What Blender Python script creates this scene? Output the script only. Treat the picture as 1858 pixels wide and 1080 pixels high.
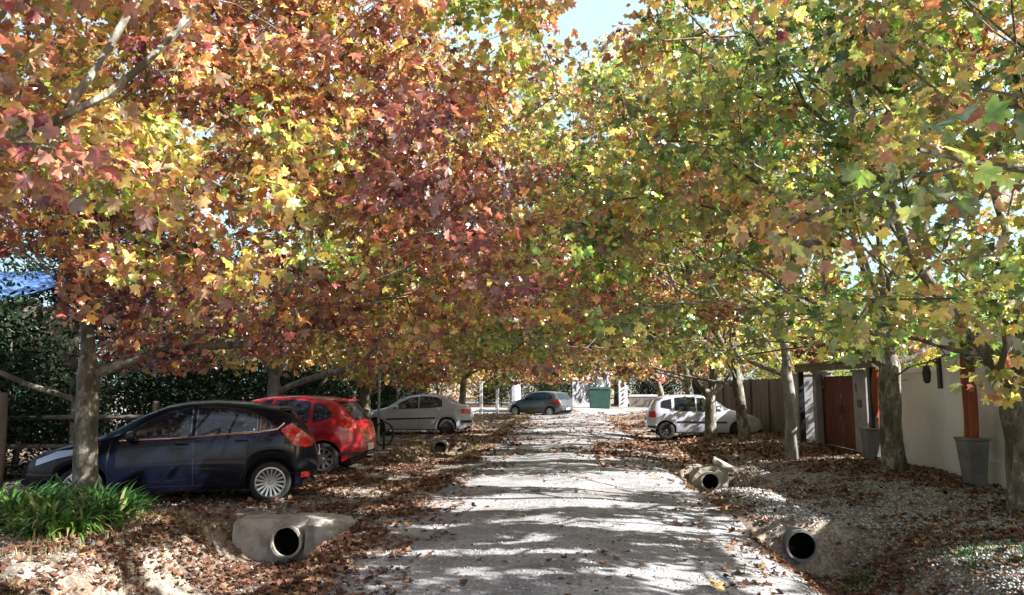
import bpy, math, random
import numpy as np
from math import radians, sin, cos, pi
for o in list(bpy.data.objects): bpy.data.objects.remove(o)
SC = bpy.context.scene; COL = SC.collection
R = np.random.default_rng(11); random.seed(5)

# ------------------------------------------------------------------ camera, sky, sun, exposure
CAM_H = 1.6
cam_d = bpy.data.cameras.new('camera'); cam = bpy.data.objects.new('camera', cam_d); COL.objects.link(cam)
cam_d.sensor_width = 36; cam_d.lens = 26.0; cam_d.clip_start = 0.05; cam_d.clip_end = 2000
cam.location = (0, 0, CAM_H); cam.rotation_euler = (radians(90 + 6.925), 0, radians(4.273))
SC.camera = cam
SUN = np.array([0.80, -0.27, 0.60]); SUN /= np.linalg.norm(SUN)
EL = math.asin(SUN[2]); AZ = math.atan2(SUN[0], SUN[1])
w = bpy.data.worlds.new("World"); SC.world = w; w.use_nodes = True
nt = w.node_tree; bg = nt.nodes['Background']; sk = nt.nodes.new('ShaderNodeTexSky')
sk.sky_type = 'NISHITA'; sk.sun_disc = False; sk.sun_elevation = EL; sk.sun_rotation = AZ
sk.air_density = 1.0; sk.dust_density = 2.5; sk.ozone_density = 1.0
# thin bright veil of high cloud low over the end of the lane
tcw = nt.nodes.new('ShaderNodeTexCoord'); nz = nt.nodes.new('ShaderNodeVectorMath'); nz.operation = 'DOT_PRODUCT'; nz.inputs[1].default_value = (.05, .88, .47)
nt.links.new(tcw.outputs['Generated'], nz.inputs[0]); mrw = nt.nodes.new('ShaderNodeMapRange'); mrw.interpolation_type = 'SMOOTHSTEP'; mrw.inputs[1].default_value = .35; mrw.inputs[2].default_value = .92
nt.links.new(nz.outputs['Value'], mrw.inputs[0]); nzt = nt.nodes.new('ShaderNodeTexNoise'); nzt.inputs['Scale'].default_value = 2.2; nzt.inputs['Detail'].default_value = 5; nt.links.new(tcw.outputs['Generated'], nzt.inputs['Vector'])
mr2 = nt.nodes.new('ShaderNodeMapRange'); mr2.inputs[1].default_value = .25; mr2.inputs[2].default_value = .65; mr2.inputs[3].default_value = .7; nt.links.new(nzt.outputs[0], mr2.inputs[0])
mlw = nt.nodes.new('ShaderNodeMath'); mlw.operation = 'MULTIPLY'; nt.links.new(mrw.outputs[0], mlw.inputs[0]); nt.links.new(mr2.outputs[0], mlw.inputs[1])
mxw = nt.nodes.new('ShaderNodeMix'); mxw.data_type = 'RGBA'; nt.links.new(mlw.outputs[0], mxw.inputs[0]); nt.links.new(sk.outputs[0], mxw.inputs[6]); mxw.inputs[7].default_value = (3.9, 5.1, 5.5, 1)
nt.links.new(mxw.outputs[2], bg.inputs[0]); bg.inputs[1].default_value = 0.07
sl = bpy.data.lights.new('sun', 'SUN'); sun = bpy.data.objects.new('sun', sl); COL.objects.link(sun)
sl.energy = 5.0; sl.angle = radians(0.5); sl.color = (1, .975, .95)
from mathutils import Vector, Matrix
sun.rotation_euler = Vector(SUN).to_track_quat('Z', 'Y').to_euler()
SC.view_settings.view_transform = 'Standard'; SC.view_settings.look = 'None'
SC.view_settings.gamma = 1; SC.view_settings.exposure = 1.65
SC.render.engine = 'CYCLES'
cy = SC.cycles; cy.max_bounces = 6; cy.diffuse_bounces = 3; cy.glossy_bounces = 3; cy.transmission_bounces = 4
cy.transparent_max_bounces = 6; cy.use_denoising = True; cy.sample_clamp_indirect = 6

# ------------------------------------------------------------------ noise and terrain
_H = np.random.default_rng(3).random((64, 64))
def vn(x, y, s=1.0):
    x = np.asarray(x, float) / s; y = np.asarray(y, float) / s
    xi = np.floor(x).astype(int); yi = np.floor(y).astype(int); fx = x - xi; fy = y - yi
    fx = fx * fx * (3 - 2 * fx); fy = fy * fy * (3 - 2 * fy)
    a = _H[xi % 64, yi % 64]; b = _H[(xi + 1) % 64, yi % 64]; c = _H[xi % 64, (yi + 1) % 64]; d = _H[(xi + 1) % 64, (yi + 1) % 64]
    return (a * (1 - fx) + b * fx) * (1 - fy) + (c * (1 - fx) + d * fx) * fy
def ss(a, b, x):
    t = np.clip((np.asarray(x, float) - a) / (b - a), 0, 1); return t * t * (3 - 2 * t)
def band(y, a, b, f): return ss(a - f, a + f, y) * (1 - ss(b - f, b + f, y))
def H(x, y):
    x = np.asarray(x, float); y = np.asarray(y, float)
    near = 1 - ss(48, 56, y)
    z = -0.035 * np.minimum(np.abs(x) / 2, 1.3) ** 2
    z = z + 0.03 * np.exp(-((x - 0.1) / 0.7) ** 2) * near
    # left ditch, interrupted by the crossings
    dl = 1 - band(y, 9.62, 16.6, .08) - band(y, 23.0, 30.0, .25) - ss(37, 39, y)
    dl = np.clip(dl, 0, 1); prof = np.exp(-(np.abs(x + 3.55) / 0.80) ** 4)
    z = z - 0.55 * dl * prof * (1 - 0.25 * ss(10, 20, y))
    dr = 1 - band(y, 9.2, 12.2, .05) - ss(15.6, 15.9, y); dr = np.clip(dr, 0, 1)
    prof = np.exp(-(np.abs(x - 2.8) / 0.6) ** 3); z = z - 0.5 * dr * prof
    z = z - 0.08 * np.exp(-((x - 2.8) / 0.8) ** 2) * ss(16, 18, y) * near
    z = z + 0.10 * np.exp(-((x - 2.75) / .5) ** 2) * band(y, 9.2, 12.0, .06)
    # verges
    z = z + 0.18 * ss(3.2, 6.2, x) * near
    z = z + 0.16 * np.exp(-((x - 4.6) / 1.1) ** 2 - ((y - 6.2) / 1.4) ** 2)
    z = z + 0.16 * np.exp(-((x + 6.2) / 1.2) ** 2 - ((y - 8.6) / 0.7) ** 2) + 0.12 * ss(-4.2, -5.2, x) * (1 - ss(8.0, 9.2, y))
    z = z + 0.05 * (vn(x, y, 1.7) - .5) * ss(1.8, 2.6, np.abs(x)) + 0.018 * (vn(x + 9, y, .45) - .5)
    return z

# ------------------------------------------------------------------ materials
def lin(c): return tuple(c) + (1,)
def mat(name, col=(.5, .5, .5), rough=.7, metal=0, spec=.5, coat=0, emit=None):
    m = bpy.data.materials.new(name); m.use_nodes = True; p = m.node_tree.nodes['Principled BSDF']
    p.inputs['Base Color'].default_value = lin(col); p.inputs['Roughness'].default_value = rough
    p.inputs['Metallic'].default_value = metal; p.inputs['Specular IOR Level'].default_value = spec
    p.inputs['Coat Weight'].default_value = coat; p.inputs['Coat Roughness'].default_value = .03
    return m
def N(m, t, **k):
    n = m.node_tree.nodes.new(t)
    for a, b in k.items(): setattr(n, a, b)
    return n
def ramp(m, stops):
    r = N(m, 'ShaderNodeValToRGB'); e = r.color_ramp.elements
    while len(e) > 1: e.remove(e[0])
    e[0].position = stops[0][0]; e[0].color = lin(stops[0][1])
    for p, c in stops[1:]:
        q = e.new(p); q.color = lin(c)
    return r
def noisy(name, stops, scale=4, detail=6, rough=.85, bump=.3, bscale=None, coords='Object', stretch=None, spec=.3, second=None, voro=None, dist=.02):
    m = mat(name, rough=rough, spec=spec); L = m.node_tree.links; p = m.node_tree.nodes['Principled BSDF']
    tc = N(m, 'ShaderNodeTexCoord'); mp = N(m, 'ShaderNodeMapping'); L.new(tc.outputs[coords], mp.inputs[0])
    if stretch: mp.inputs['Scale'].default_value = stretch
    n = N(m, 'ShaderNodeTexNoise'); n.inputs['Scale'].default_value = scale; n.inputs['Detail'].default_value = detail; n.inputs['Roughness'].default_value = .65
    L.new(mp.outputs[0], n.inputs['Vector']); r = ramp(m, stops); L.new(n.outputs[0], r.inputs[0]); out = r.outputs[0]
    if second:   # (scale, threshold lo, hi, colour)
        n2 = N(m, 'ShaderNodeTexNoise'); n2.inputs['Scale'].default_value = second[0]; n2.inputs['Detail'].default_value = 5; L.new(mp.outputs[0], n2.inputs['Vector'])
        mr = N(m, 'ShaderNodeMapRange'); mr.inputs[1].default_value = second[1]; mr.inputs[2].default_value = second[2]; L.new(n2.outputs[0], mr.inputs[0])
        mx = N(m, 'ShaderNodeMix', data_type='RGBA'); L.new(mr.outputs[0], mx.inputs[0]); L.new(out, mx.inputs[6]); mx.inputs[7].default_value = lin(second[3]); out = mx.outputs[2]
    if voro:     # small stones: (scale, strength)
        v = N(m, 'ShaderNodeTexVoronoi'); v.inputs['Scale'].default_value = voro[0]; L.new(tc.outputs[coords], v.inputs['Vector'])
        sp = N(m, 'ShaderNodeSeparateColor'); L.new(v.outputs['Color'], sp.inputs[0])
        mr = N(m, 'ShaderNodeMapRange'); mr.inputs[3].default_value = 1 - voro[1]; mr.inputs[4].default_value = 1 + voro[1]; L.new(sp.outputs[0], mr.inputs[0])
        hs = N(m, 'ShaderNodeHueSaturation'); L.new(out, hs.inputs['Color']); L.new(mr.outputs[0], hs.inputs['Value']); out = hs.outputs[0]
    L.new(out, p.inputs['Base Color'])
    b = N(m, 'ShaderNodeBump'); b.inputs['Strength'].default_value = bump; b.inputs['Distance'].default_value = dist
    n3 = N(m, 'ShaderNodeTexNoise'); n3.inputs['Scale'].default_value = bscale or scale * 6; n3.inputs['Detail'].default_value = 4; L.new(mp.outputs[0], n3.inputs['Vector'])
    L.new(n3.outputs[0], b.inputs['Height']); L.new(b.outputs[0], p.inputs['Normal'])
    return m
def leafmat(name, stops, trans=.45, rough=.42, spec=.6, pale=0.0, coat=0.0):
    m = bpy.data.materials.new(name); m.use_nodes = True; L = m.node_tree.links; p = m.node_tree.nodes['Principled BSDF']; out = m.node_tree.nodes['Material Output']
    a = N(m, 'ShaderNodeAttribute', attribute_name='tint'); v = N(m, 'ShaderNodeAttribute', attribute_name='vary')
    r = ramp(m, stops); tc = N(m, 'ShaderNodeTexCoord'); nz = N(m, 'ShaderNodeTexNoise'); nz.inputs['Scale'].default_value = 14; nz.inputs['Detail'].default_value = 3; L.new(tc.outputs['Object'], nz.inputs['Vector'])
    ma = N(m, 'ShaderNodeMath', operation='MULTIPLY_ADD'); L.new(nz.outputs[0], ma.inputs[0]); ma.inputs[1].default_value = .7; ma.inputs[2].default_value = -.35
    ad = N(m, 'ShaderNodeMath', operation='ADD', use_clamp=True); L.new(a.outputs['Fac'], ad.inputs[0]); L.new(ma.outputs[0], ad.inputs[1]); L.new(ad.outputs[0], r.inputs[0])
    hs = N(m, 'ShaderNodeHueSaturation'); L.new(r.outputs[0], hs.inputs['Color']); L.new(v.outputs['Fac'], hs.inputs['Value']); hs.inputs['Saturation'].default_value = .94
    g = N(m, 'ShaderNodeNewGeometry'); bk = N(m, 'ShaderNodeMath', operation='MULTIPLY'); L.new(g.outputs['Backfacing'], bk.inputs[0]); bk.inputs[1].default_value = pale   # leaves have paler undersides
    mb_ = N(m, 'ShaderNodeMix', data_type='RGBA'); L.new(bk.outputs[0], mb_.inputs[0]); L.new(hs.outputs[0], mb_.inputs[6]); mb_.inputs[7].default_value = (.62, .55, .45, 1)
    L.new(mb_.outputs[2], p.inputs['Base Color']); p.inputs['Coat Weight'].default_value = coat; p.inputs['Coat Roughness'].default_value = .22; p.inputs['Roughness'].default_value = rough; p.inputs['Specular IOR Level'].default_value = spec
    if trans > 0:
        t = N(m, 'ShaderNodeBsdfTranslucent'); h2 = N(m, 'ShaderNodeHueSaturation'); h2.inputs['Saturation'].default_value = 1.0; h2.inputs['Value'].default_value = 1.4
        L.new(hs.outputs[0], h2.inputs['Color']); L.new(h2.outputs[0], t.inputs[0])
        mx = N(m, 'ShaderNodeMixShader'); mx.inputs[0].default_value = trans; L.new(p.outputs[0], mx.inputs[1]); L.new(t.outputs[0], mx.inputs[2]); L.new(mx.outputs[0], out.inputs[0])
    return m
AUT = [(0, (.06, .18, .02)), (.16, (.18, .33, .035)), (.32, (.42, .50, .06)), (.46, (.70, .54, .10)), (.56, (.58, .31, .07)), (.68, (.46, .16, .05)), (.82, (.38, .085, .055)), (1, (.17, .035, .05))]
M = dict(
 leaf=leafmat('autumn_leaf', AUT, rough=.30, spec=1.0, pale=.30, trans=.42, coat=.9),
 litter=leafmat('dry_leaf', [(0, (.07, .035, .022)), (.4, (.16, .075, .042)), (.7, (.26, .13, .075)), (.9, (.34, .22, .13)), (1, (.50, .36, .10))], trans=.1, rough=.6, spec=.3),
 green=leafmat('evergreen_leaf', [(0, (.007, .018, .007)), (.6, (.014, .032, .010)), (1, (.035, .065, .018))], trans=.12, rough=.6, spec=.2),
 garden=leafmat('garden_leaf', [(0, (.10, .17, .02)), (.5, (.30, .36, .05)), (1, (.5, .45, .08))], trans=.5),
 blade=leafmat('blade', [(0, (.02, .07, .012)), (.6, (.06, .17, .02)), (.9, (.16, .30, .04)), (.96, (.34, .30, .12))], trans=.35, rough=.35),
 straw=leafmat('straw', [(0, (.10, .10, .03)), (.5, (.30, .25, .10)), (1, (.42, .36, .18))], trans=.2, rough=.6),
 pebble=leafmat('pebble', [(0, (.12, .11, .10)), (.5, (.30, .29, .27)), (1, (.52, .50, .48))], trans=0, rough=.8, spec=.3),
 bark=noisy('bark', [(.34, (.06, .052, .04)), (.46, (.15, .135, .105)), (.54, (.20, .185, .145)), (.58, (.36, .345, .29)), (.74, (.46, .44, .38))], 9, 9, .88, .9, 34, stretch=(1, 1, .45), second=(4.5, .54, .58, (.09, .08, .05))),
 bark_pale=noisy('bark_pale', [(.3, (.10, .095, .085)), (.5, (.24, .23, .21)), (.7, (.42, .40, .37))], 6, 8, .8, .5, 28, stretch=(1, 1, .4), second=(4, .55, .62, (.15, .14, .11))),
 ground=noisy('dirt', [(.3, (.10, .075, .055)), (.45, (.22, .18, .14)), (.58, (.34, .30, .25)), (.72, (.46, .42, .37))], 1.6, 12, .95, .8, 26, second=(.5, .5, .62, (.19, .13, .09)), voro=(38, .35), spec=.1),
 road=noisy('gravel_road', [(.32, (.20, .197, .20)), (.5, (.31, .307, .312)), (.68, (.42, .415, .415))], 1.3, 12, .95, .4, 30, second=(.7, .52, .70, (.21, .19, .175)), voro=(46, .25), spec=.1),
 cross=noisy('cross_road', [(.3, (.30, .31, .31)), (.7, (.46, .46, .46))], .8, 8, .95, .4, 8, spec=.1),
 conc=noisy('concrete', [(.3, (.22, .20, .165)), (.5, (.42, .39, .33)), (.7, (.58, .55, .48))], 3.5, 10, .9, .4, 30, second=(2.2, .55, .7, (.13, .11, .08))),
 conc_grey=noisy('grey_concrete', [(.3, (.13, .13, .13)), (.7, (.27, .27, .27))], 2.5, 8, .85, .25, 25, second=(1.5, .55, .75, (.17, .17, .16))),
 stucco=noisy('white_stucco', [(.3, (.68, .69, .70)), (.6, (.80, .81, .82))], 1.2, 8, .9, .25, 60, second=(.9, .56, .75, (.46, .45, .43)), dist=.006),
 cream=noisy('cream_stucco', [(.3, (.68, .71, .72)), (.6, (.78, .81, .82))], 1.1, 8, .9, .25, 60, second=(.8, .56, .75, (.42, .42, .36)), dist=.006),
 grey_wall=noisy('grey_render', [(.3, (.26, .26, .28)), (.7, (.42, .42, .43))], 1.5, 8, .9, .25, 50, second=(1.2, .5, .72, (.2, .19, .19)), dist=.006),
 redwood=noisy('red_timber', [(.3, (.07, .018, .012)), (.7, (.20, .05, .032))], 5, 8, .6, .3, 30, stretch=(1, 1, .12)),
 rustpole=noisy('oiled_log', [(.3, (.12, .03, .015)), (.55, (.30, .08, .03)), (.75, (.42, .14, .06))], 6, 8, .55, .4, 20, stretch=(1, 1, .15)),
 oldwood=noisy('weathered_wood', [(.3, (.09, .07, .055)), (.7, (.24, .19, .15))], 5, 8, .85, .4, 30, stretch=(1, 1, .12)),
 greywood=noisy('grey_boards', [(.3, (.09, .08, .07)), (.7, (.20, .18, .16))], 4, 8, .85, .3, 30, stretch=(1, 1, .1)),
 black=mat('black_metal', (.015, .015, .017), .45), rubber=mat('tyre_rubber', (.018, .018, .018), .8),
 plastic=mat('dark_plastic', (.02, .02, .022), .55), under=mat('underbody', (.008, .008, .008), .9),
 alloy=mat('alloy', (.62, .63, .65), .28, .85), chrome=mat('chrome', (.8, .8, .8), .12, 1), steel=mat('dark_wheel', (.05, .05, .055), .5, .4),
 glass=mat('tinted_glass', (.012, .016, .022), .03, 0, .9, .3), redlens=mat('red_lens', (.55, .015, .012), .12, 0, .6, 1), clearlens=mat('clear_lens', (.55, .58, .62), .1, .2, .7, 1),
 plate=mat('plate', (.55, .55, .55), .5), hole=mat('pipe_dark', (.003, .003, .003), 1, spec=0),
 greenpaint=noisy('green_paint', [(.3, (.012, .04, .03)), (.7, (.028, .075, .052))], 4, 6, .5, .1), palegreen=noisy('pale_green_paint', [(.3, (.22, .32, .27)), (.7, (.42, .52, .46))], 8, 6, .6, .1),
 blueroof=noisy('blue_sheet', [(.3, (.03, .07, .20)), (.7, (.12, .22, .45))], 3, 6, .45, .2, 12), whitepaint=noisy('white_paint', [(.3, (.6, .6, .6)), (.6, (.82, .82, .82))], 3, 6, .7, .1),
 mural=noisy('mural_wall', [(.3, (.34, .36, .39)), (.6, (.55, .57, .60))], 3, 6, .7, .1), ink=mat('mural_black', (.03, .03, .035), .8),
)
def paint(name, col, metal=.3, rough=.32, spec=.5, coat=1):
    m = noisy(name, [(.3, tuple(c * .93 for c in col)), (.7, tuple(min(1, c * 1.07) for c in col))], 3, 4, rough, .0, 30); p = m.node_tree.nodes['Principled BSDF']
    p.inputs['Metallic'].default_value = metal; p.inputs['Coat Weight'].default_value = coat; p.inputs['Coat Roughness'].default_value = .04; p.inputs['Specular IOR Level'].default_value = spec
    return m

# ------------------------------------------------------------------ object helpers
def link(o, parent=None):
    COL.objects.link(o)
    if parent is not None: o.parent = parent
    return o
def tag(o, label=None, cat=None, group=None, kind=None):
    if label: o['label'] = label
    if cat: o['category'] = cat
    if group: o['group'] = group
    if kind: o['kind'] = kind
    return o
def thing(name, loc, label, cat, group=None, rz=0):
    o = bpy.data.objects.new(name, None); link(o); o.location = loc; o.rotation_euler = (0, 0, rz); o.empty_display_size = .2
    return tag(o, label, cat, group)
class MB:
    def __init__(s): s.v = []; s.f = []; s.m = []; s.n = 0
    def add(s, V, F, mi=0):
        V = [tuple(map(float, p)) for p in V]; s.v += V; s.f += [tuple(int(i) + s.n for i in f) for f in F]; s.m += [mi] * len(F); s.n += len(V)
    def box(s, a, b, rz=0, taper=1.0, mi=0, tilt=None, bev=0.0):
        c = [(a[i] + b[i]) / 2 for i in range(3)]; h = [(b[i] - a[i]) / 2 for i in range(3)]
        V = []
        e = min(bev, min(h) * .45)
        if e > 0:   # chamfered box (24 verts)
            V = []; F = []
            for sx in (-1, 1):
                for sy in (-1, 1):
                    for sz in (-1, 1):
                        V += [(sx * h[0], sy * (h[1] - e), sz * (h[2] - e)), (sx * (h[0] - e), sy * h[1], sz * (h[2] - e)), (sx * (h[0] - e), sy * (h[1] - e), sz * h[2])]
            idx = lambda sx, sy, sz, k: ((sx > 0) * 4 + (sy > 0) * 2 + (sz > 0)) * 3 + k
            q = [(-1, -1), (1, -1), (1, 1), (-1, 1)]
            for sg in (-1, 1):
                F.append([idx(sg, p, r, 0) for p, r in q]); F.append([idx(p, sg, r, 1) for p, r in q]); F.append([idx(p, r, sg, 2) for p, r in q])
            for s1 in (-1, 1):
                for s2 in (-1, 1):
                    F.append([idx(s1, s2, -1, 0), idx(s1, s2, 1, 0), idx(s1, s2, 1, 1), idx(s1, s2, -1, 1)])
                    F.append([idx(s1, -1, s2, 0), idx(s1, 1, s2, 0), idx(s1, 1, s2, 2), idx(s1, -1, s2, 2)])
                    F.append([idx(-1, s1, s2, 1), idx(1, s1, s2, 1), idx(1, s1, s2, 2), idx(-1, s1, s2, 2)])
            for sx in (-1, 1):
                for sy in (-1, 1):
                    for sz in (-1, 1): F.append([idx(sx, sy, sz, k) for k in range(3)])
        else:
            V = [(sx * h[0], sy * h[1], sz * h[2]) for sx in (-1, 1) for sy in (-1, 1) for sz in (-1, 1)]
            F = [(0, 1, 3, 2), (4, 6, 7, 5), (0, 4, 5, 1), (2, 3, 7, 6), (0, 2, 6, 4), (1, 5, 7, 3)]
        V = [(x * (taper if z > 0 else 1), y * (taper if z > 0 else 1), z) for x, y, z in V]
        if tilt: V = [tuple(tilt @ Vector(p)) for p in V]
        V = [(c[0] + x * cos(rz) - y * sin(rz), c[1] + x * sin(rz) + y * cos(rz), c[2] + z) for x, y, z in V]
        s.add(V, F, mi)
    def tube(s, P, rad, k=8, mi=0, cap=True, rough=0.0):
        P = [Vector(p) for p in P]; n = len(P)
        if not hasattr(rad, '__len__'): rad = [rad] * n
        t0 = (P[1] - P[0]).normalized(); u = t0.orthogonal().normalized(); V = []; F = []
        for i in range(n):
            t = (P[min(i + 1, n - 1)] - P[max(i - 1, 0)]).normalized(); u = (u - t * u.dot(t)).normalized(); b = t.cross(u)
            for j in range(k):
                a = 2 * pi * j / k; r = rad[i]
                if rough: r *= 1 + rough * (random.random() - .5) + rough * .8 * sin(3 * a + i * .35)
                V.append(P[i] + (u * cos(a) + b * sin(a)) * r)
        for i in range(n - 1):
            for j in range(k): F.append((i * k + j, i * k + (j + 1) % k, (i + 1) * k + (j + 1) % k, (i + 1) * k + j))
        if cap: F.append(tuple(range(k))[::-1]); F.append(tuple((n - 1) * k + j for j in range(k)))
        s.add(V, F, mi)
    def lathe(s, prof, k=24, axis='z', c=(0, 0, 0), mi=0, closed=False):
        V = []; F = []; n = len(prof)
        for r, h in prof:
            for j in range(k):
                a = 2 * pi * j / k
                p = (r * cos(a), r * sin(a), h) if axis == 'z' else ((r * cos(a), h, r * sin(a)) if axis == 'y' else (h, r * cos(a), r * sin(a)))
                V.append((p[0] + c[0], p[1] + c[1], p[2] + c[2]))
        for i in range(n - (0 if closed else 1)):
            for j in range(k): F.append((i * k + j, i * k + (j + 1) % k, ((i + 1) % n) * k + (j + 1) % k, ((i + 1) % n) * k + j))
        s.add(V, F, mi)
    def grid(s, G, mi=0, flip=False):
        G = np.asarray(G); a, b = G.shape[:2]; F = []
        for i in range(a - 1):
            for j in range(b - 1):
                q = (i * b + j, i * b + j + 1, (i + 1) * b + j + 1, (i + 1) * b + j); F.append(q[::-1] if flip else q)
        s.add(G.reshape(-1, 3), F, mi)
    def prism(s, poly, y0, y1, mi=0):  # polygon in (x,z) extruded along y
        n = len(poly); V = [(x, y0, z) for x, z in poly] + [(x, y1, z) for x, z in poly]
        F = [tuple(range(n)), tuple(range(n, 2 * n))[::-1]] + [(i, i + n, (i + 1) % n + n, (i + 1) % n) for i in range(n)]; s.add(V, F, mi)
    def build(s, name, mats, parent=None, smooth=False, recalc=False):
        me = bpy.data.meshes.new(name); me.from_pydata(s.v, [], s.f)
        if not isinstance(mats, (list, tuple)): mats = [mats]
        for m in mats: me.materials.append(M[m] if isinstance(m, str) else m)
        if len(mats) > 1: me.polygons.foreach_set('material_index', s.m)
        if recalc:
            import bmesh; b = bmesh.new(); b.from_mesh(me); bmesh.ops.recalc_face_normals(b, faces=b.faces); b.to_mesh(me); b.free()
        if smooth:
            me.polygons.foreach_set('use_smooth', [True] * len(me.polygons)); 
            try: me.set_sharp_from_angle(angle=radians(smooth if smooth is not True else 50))
            except Exception: pass
        me.update(); return link(bpy.data.objects.new(name, me), parent)
def npmesh(name, V, F, m, attrs=None, parent=None, smooth=False):   # V (n,3), F (f,k) same k
    me = bpy.data.meshes.new(name); nv, (nf, k) = len(V), F.shape
    me.vertices.add(nv); me.vertices.foreach_set('co', np.ascontiguousarray(V, np.float32).ravel())
    me.loops.add(nf * k); me.loops.foreach_set('vertex_index', np.ascontiguousarray(F, np.int32).ravel())
    me.polygons.add(nf); me.polygons.foreach_set('loop_start', np.arange(0, nf * k, k, dtype=np.int32))
    if smooth: me.polygons.foreach_set('use_smooth', np.ones(nf, bool))
    for a, val in (attrs or {}).items():
        at = me.attributes.new(a, 'FLOAT', 'FACE'); at.data.foreach_set('value', np.ascontiguousarray(val, np.float32))
    me.materials.append(m); me.update(calc_edges=True)
    return link(bpy.data.objects.new(name, me), parent)

def outline(pts):
    a = [p for p in pts]; b = [(-t, r) for t, r in pts[1:-1]][::-1] if pts[-1][0] == 180 else [(-t, r) for t, r in pts[1:]][::-1]
    return np.array([(r * cos(radians(t)), r * sin(radians(t))) for t, r in a + b])
SH_HI = outline([(0, 1), (12, .78), (24, .62), (34, .82), (46, .95), (56, .72), (68, .55), (84, .72), (102, .76), (125, .46), (155, .42), (180, .2)])
SH_LO = outline([(0, 1), (24, .62), (48, .92), (70, .6), (100, .76), (150, .42), (180, .2)])
SH_MIN = outline([(0, 1), (50, .8), (120, .55), (180, .2)])
SH_OVAL = outline([(0, 1), (35, .55), (90, .32), (180, .9)])
def unit(v): return v / np.maximum(np.linalg.norm(v, axis=1, keepdims=True), 1e-9)
def leaves(name, P, T, Nn, S, tint, vary, shape, m, parent=None, cup=.25, curl=0.0, loc=(0, 0, 0)):
    n = len(P)
    if n == 0: return None
    T = unit(T); B = unit(np.cross(Nn, T)); Nn = np.cross(T, B); k = len(shape)
    u = np.append(shape[:, 0], 0); v = np.append(shape[:, 1], 0)
    fold = R.normal(0, cup, n)[:, None]; cl = (R.normal(0, curl, n) if curl else np.zeros(n))[:, None]
    wv = fold * np.abs(v)[None, :] + cl * (u ** 2)[None, :] - .1 * (u ** 2 + v ** 2)[None, :] + R.normal(0, .05 + curl * .35, (n, k + 1)) * (np.abs(u) + np.abs(v))[None, :]
    uu = u[None, :] + .15
    V = P[:, None, :] + S[:, None, None] * (uu[:, :, None] * T[:, None, :] + v[None, :, None] * B[:, None, :] + wv[:, :, None] * Nn[:, None, :])
    base = np.arange(k); tri = np.stack([np.full(k, k), base, (base + 1) % k], 1)
    F = (tri[None] + (np.arange(n) * (k + 1))[:, None, None]).reshape(-1, 3)
    V = V.reshape(-1, 3) - np.array(loc)
    return npmesh(name, V, F, m, dict(tint=np.repeat(np.clip(tint, 0, 1), k), vary=np.repeat(vary, k)), parent)

# ------------------------------------------------------------------ GROUND, ROAD
def xs_line():
    a = np.concatenate([np.linspace(-160, -14, 24), np.arange(-13.5, -8, .3), np.arange(-8, 8, .1), np.arange(8, 14, .3), np.linspace(14.5, 160, 24)])
    return a
def ys_line(): return np.concatenate([np.linspace(-60, -2, 12), np.arange(-1, 18, .1), np.arange(18, 50, .3), np.linspace(50.5, 400, 60)])
def sheet(name, xs, ys, m, dz=0.0, edge=None):
    X, Y = np.meshgrid(xs, ys)
    if edge: X = edge(X, Y)
    Z = H(X, Y) + dz; V = np.stack([X, Y, Z], -1).reshape(-1, 3); a, b = X.shape
    i = np.arange((a - 1) * (b - 1)); r = i // (b - 1); c = i % (b - 1); q = r * b + c
    return tag(npmesh(name, V, np.stack([q, q + 1, q + b + 1, q + b], 1), m, smooth=True), kind='structure')
sheet('ground', xs_line(), ys_line(), M['ground'])
def redge(X, Y):
    e = 1 + .10 * (vn(Y, X * 0 + 3, 1.1) - .5) + .07 * (vn(Y, X * 0 + 7, .3) - .5)
    return X * np.where(X < 0, e, 1 + .10 * (vn(Y, X * 0 + 13, 1.3) - .5) + .07 * (vn(Y, X * 0 + 17, .3) - .5))
sheet('road', np.linspace(-2.1, 2.05, 40), np.concatenate([np.arange(-2, 18, .1), np.arange(18, 47, .3)]), M['road'], .006, redge)
sheet('cross_road', np.linspace(-60, 60, 60), np.linspace(46, 57, 24), M['cross'], .012)

# ------------------------------------------------------------------ sunlit gaps: crowns carved along the sun rays to light chosen patches
def blob(x, y, cx, cy, rx, ry, w=.35):
    q = ((x - cx) / rx) ** 2 + ((y - cy) / ry) ** 2
    return q < 1 + w * (vn(x * 1.0, y * 1.0, .35) - .5) * 2
GAPS = [(.5, 12.9, 2.3, .95), (1.9, 13.9, 1.5, .8), (-.6, 10.6, 1.5, .6), (.6, 8.9, .9, .35), (-1.0, 7.4, 1.2, .16), (.3, 6.6, 1.5, .12), (1.75, 7.3, .25, .9),
        (-.5, 17.2, 1.7, .9), (-3.4, 8.0, .8, .8), (-4.6, 6.6, 1.3, .55), (-3.3, 11.6, .6, .5), (-3.0, 15.5, .8, .8), (-2.7, 20.5, 1.0, 1.4), (-.2, 22, 1.4, 1.2), (.4, 28, 2, 1.5),
        (.3, 35, 2.4, 2.4), (.3, 42, 3.5, 3), (-3.6, 29, 1.2, 1), (-5.9, 9.0, .6, .4), (2.3, 22.6, 1.8, .8), (3.8, 14.35, .7, .7), (2.9, 15.7, .6, .5), (-5.2, 8.6, .5, .3), (-6.3, 11.0, .7, .35), (-6.1, 10.45, .8, .2), (-7.0, 10.1, .5, .25), (-13.0, 17.5, 2.5, 1.5)]
def opengap(P):   # twigs left out along the sun rays, openings added for the broadest lit patches
    t = P[:, 2] / SUN[2]; x = P[:, 0] - t * SUN[0]; y = P[:, 1] - t * SUN[1]; g = np.zeros(len(P), bool)
    for cx, cy_, rx, ry in (GAPS[0], GAPS[1], GAPS[2]): g |= ((x - cx) / (rx + .25)) ** 2 + ((y - cy_) / (ry + .25)) ** 2 < 1
    return g
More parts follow.
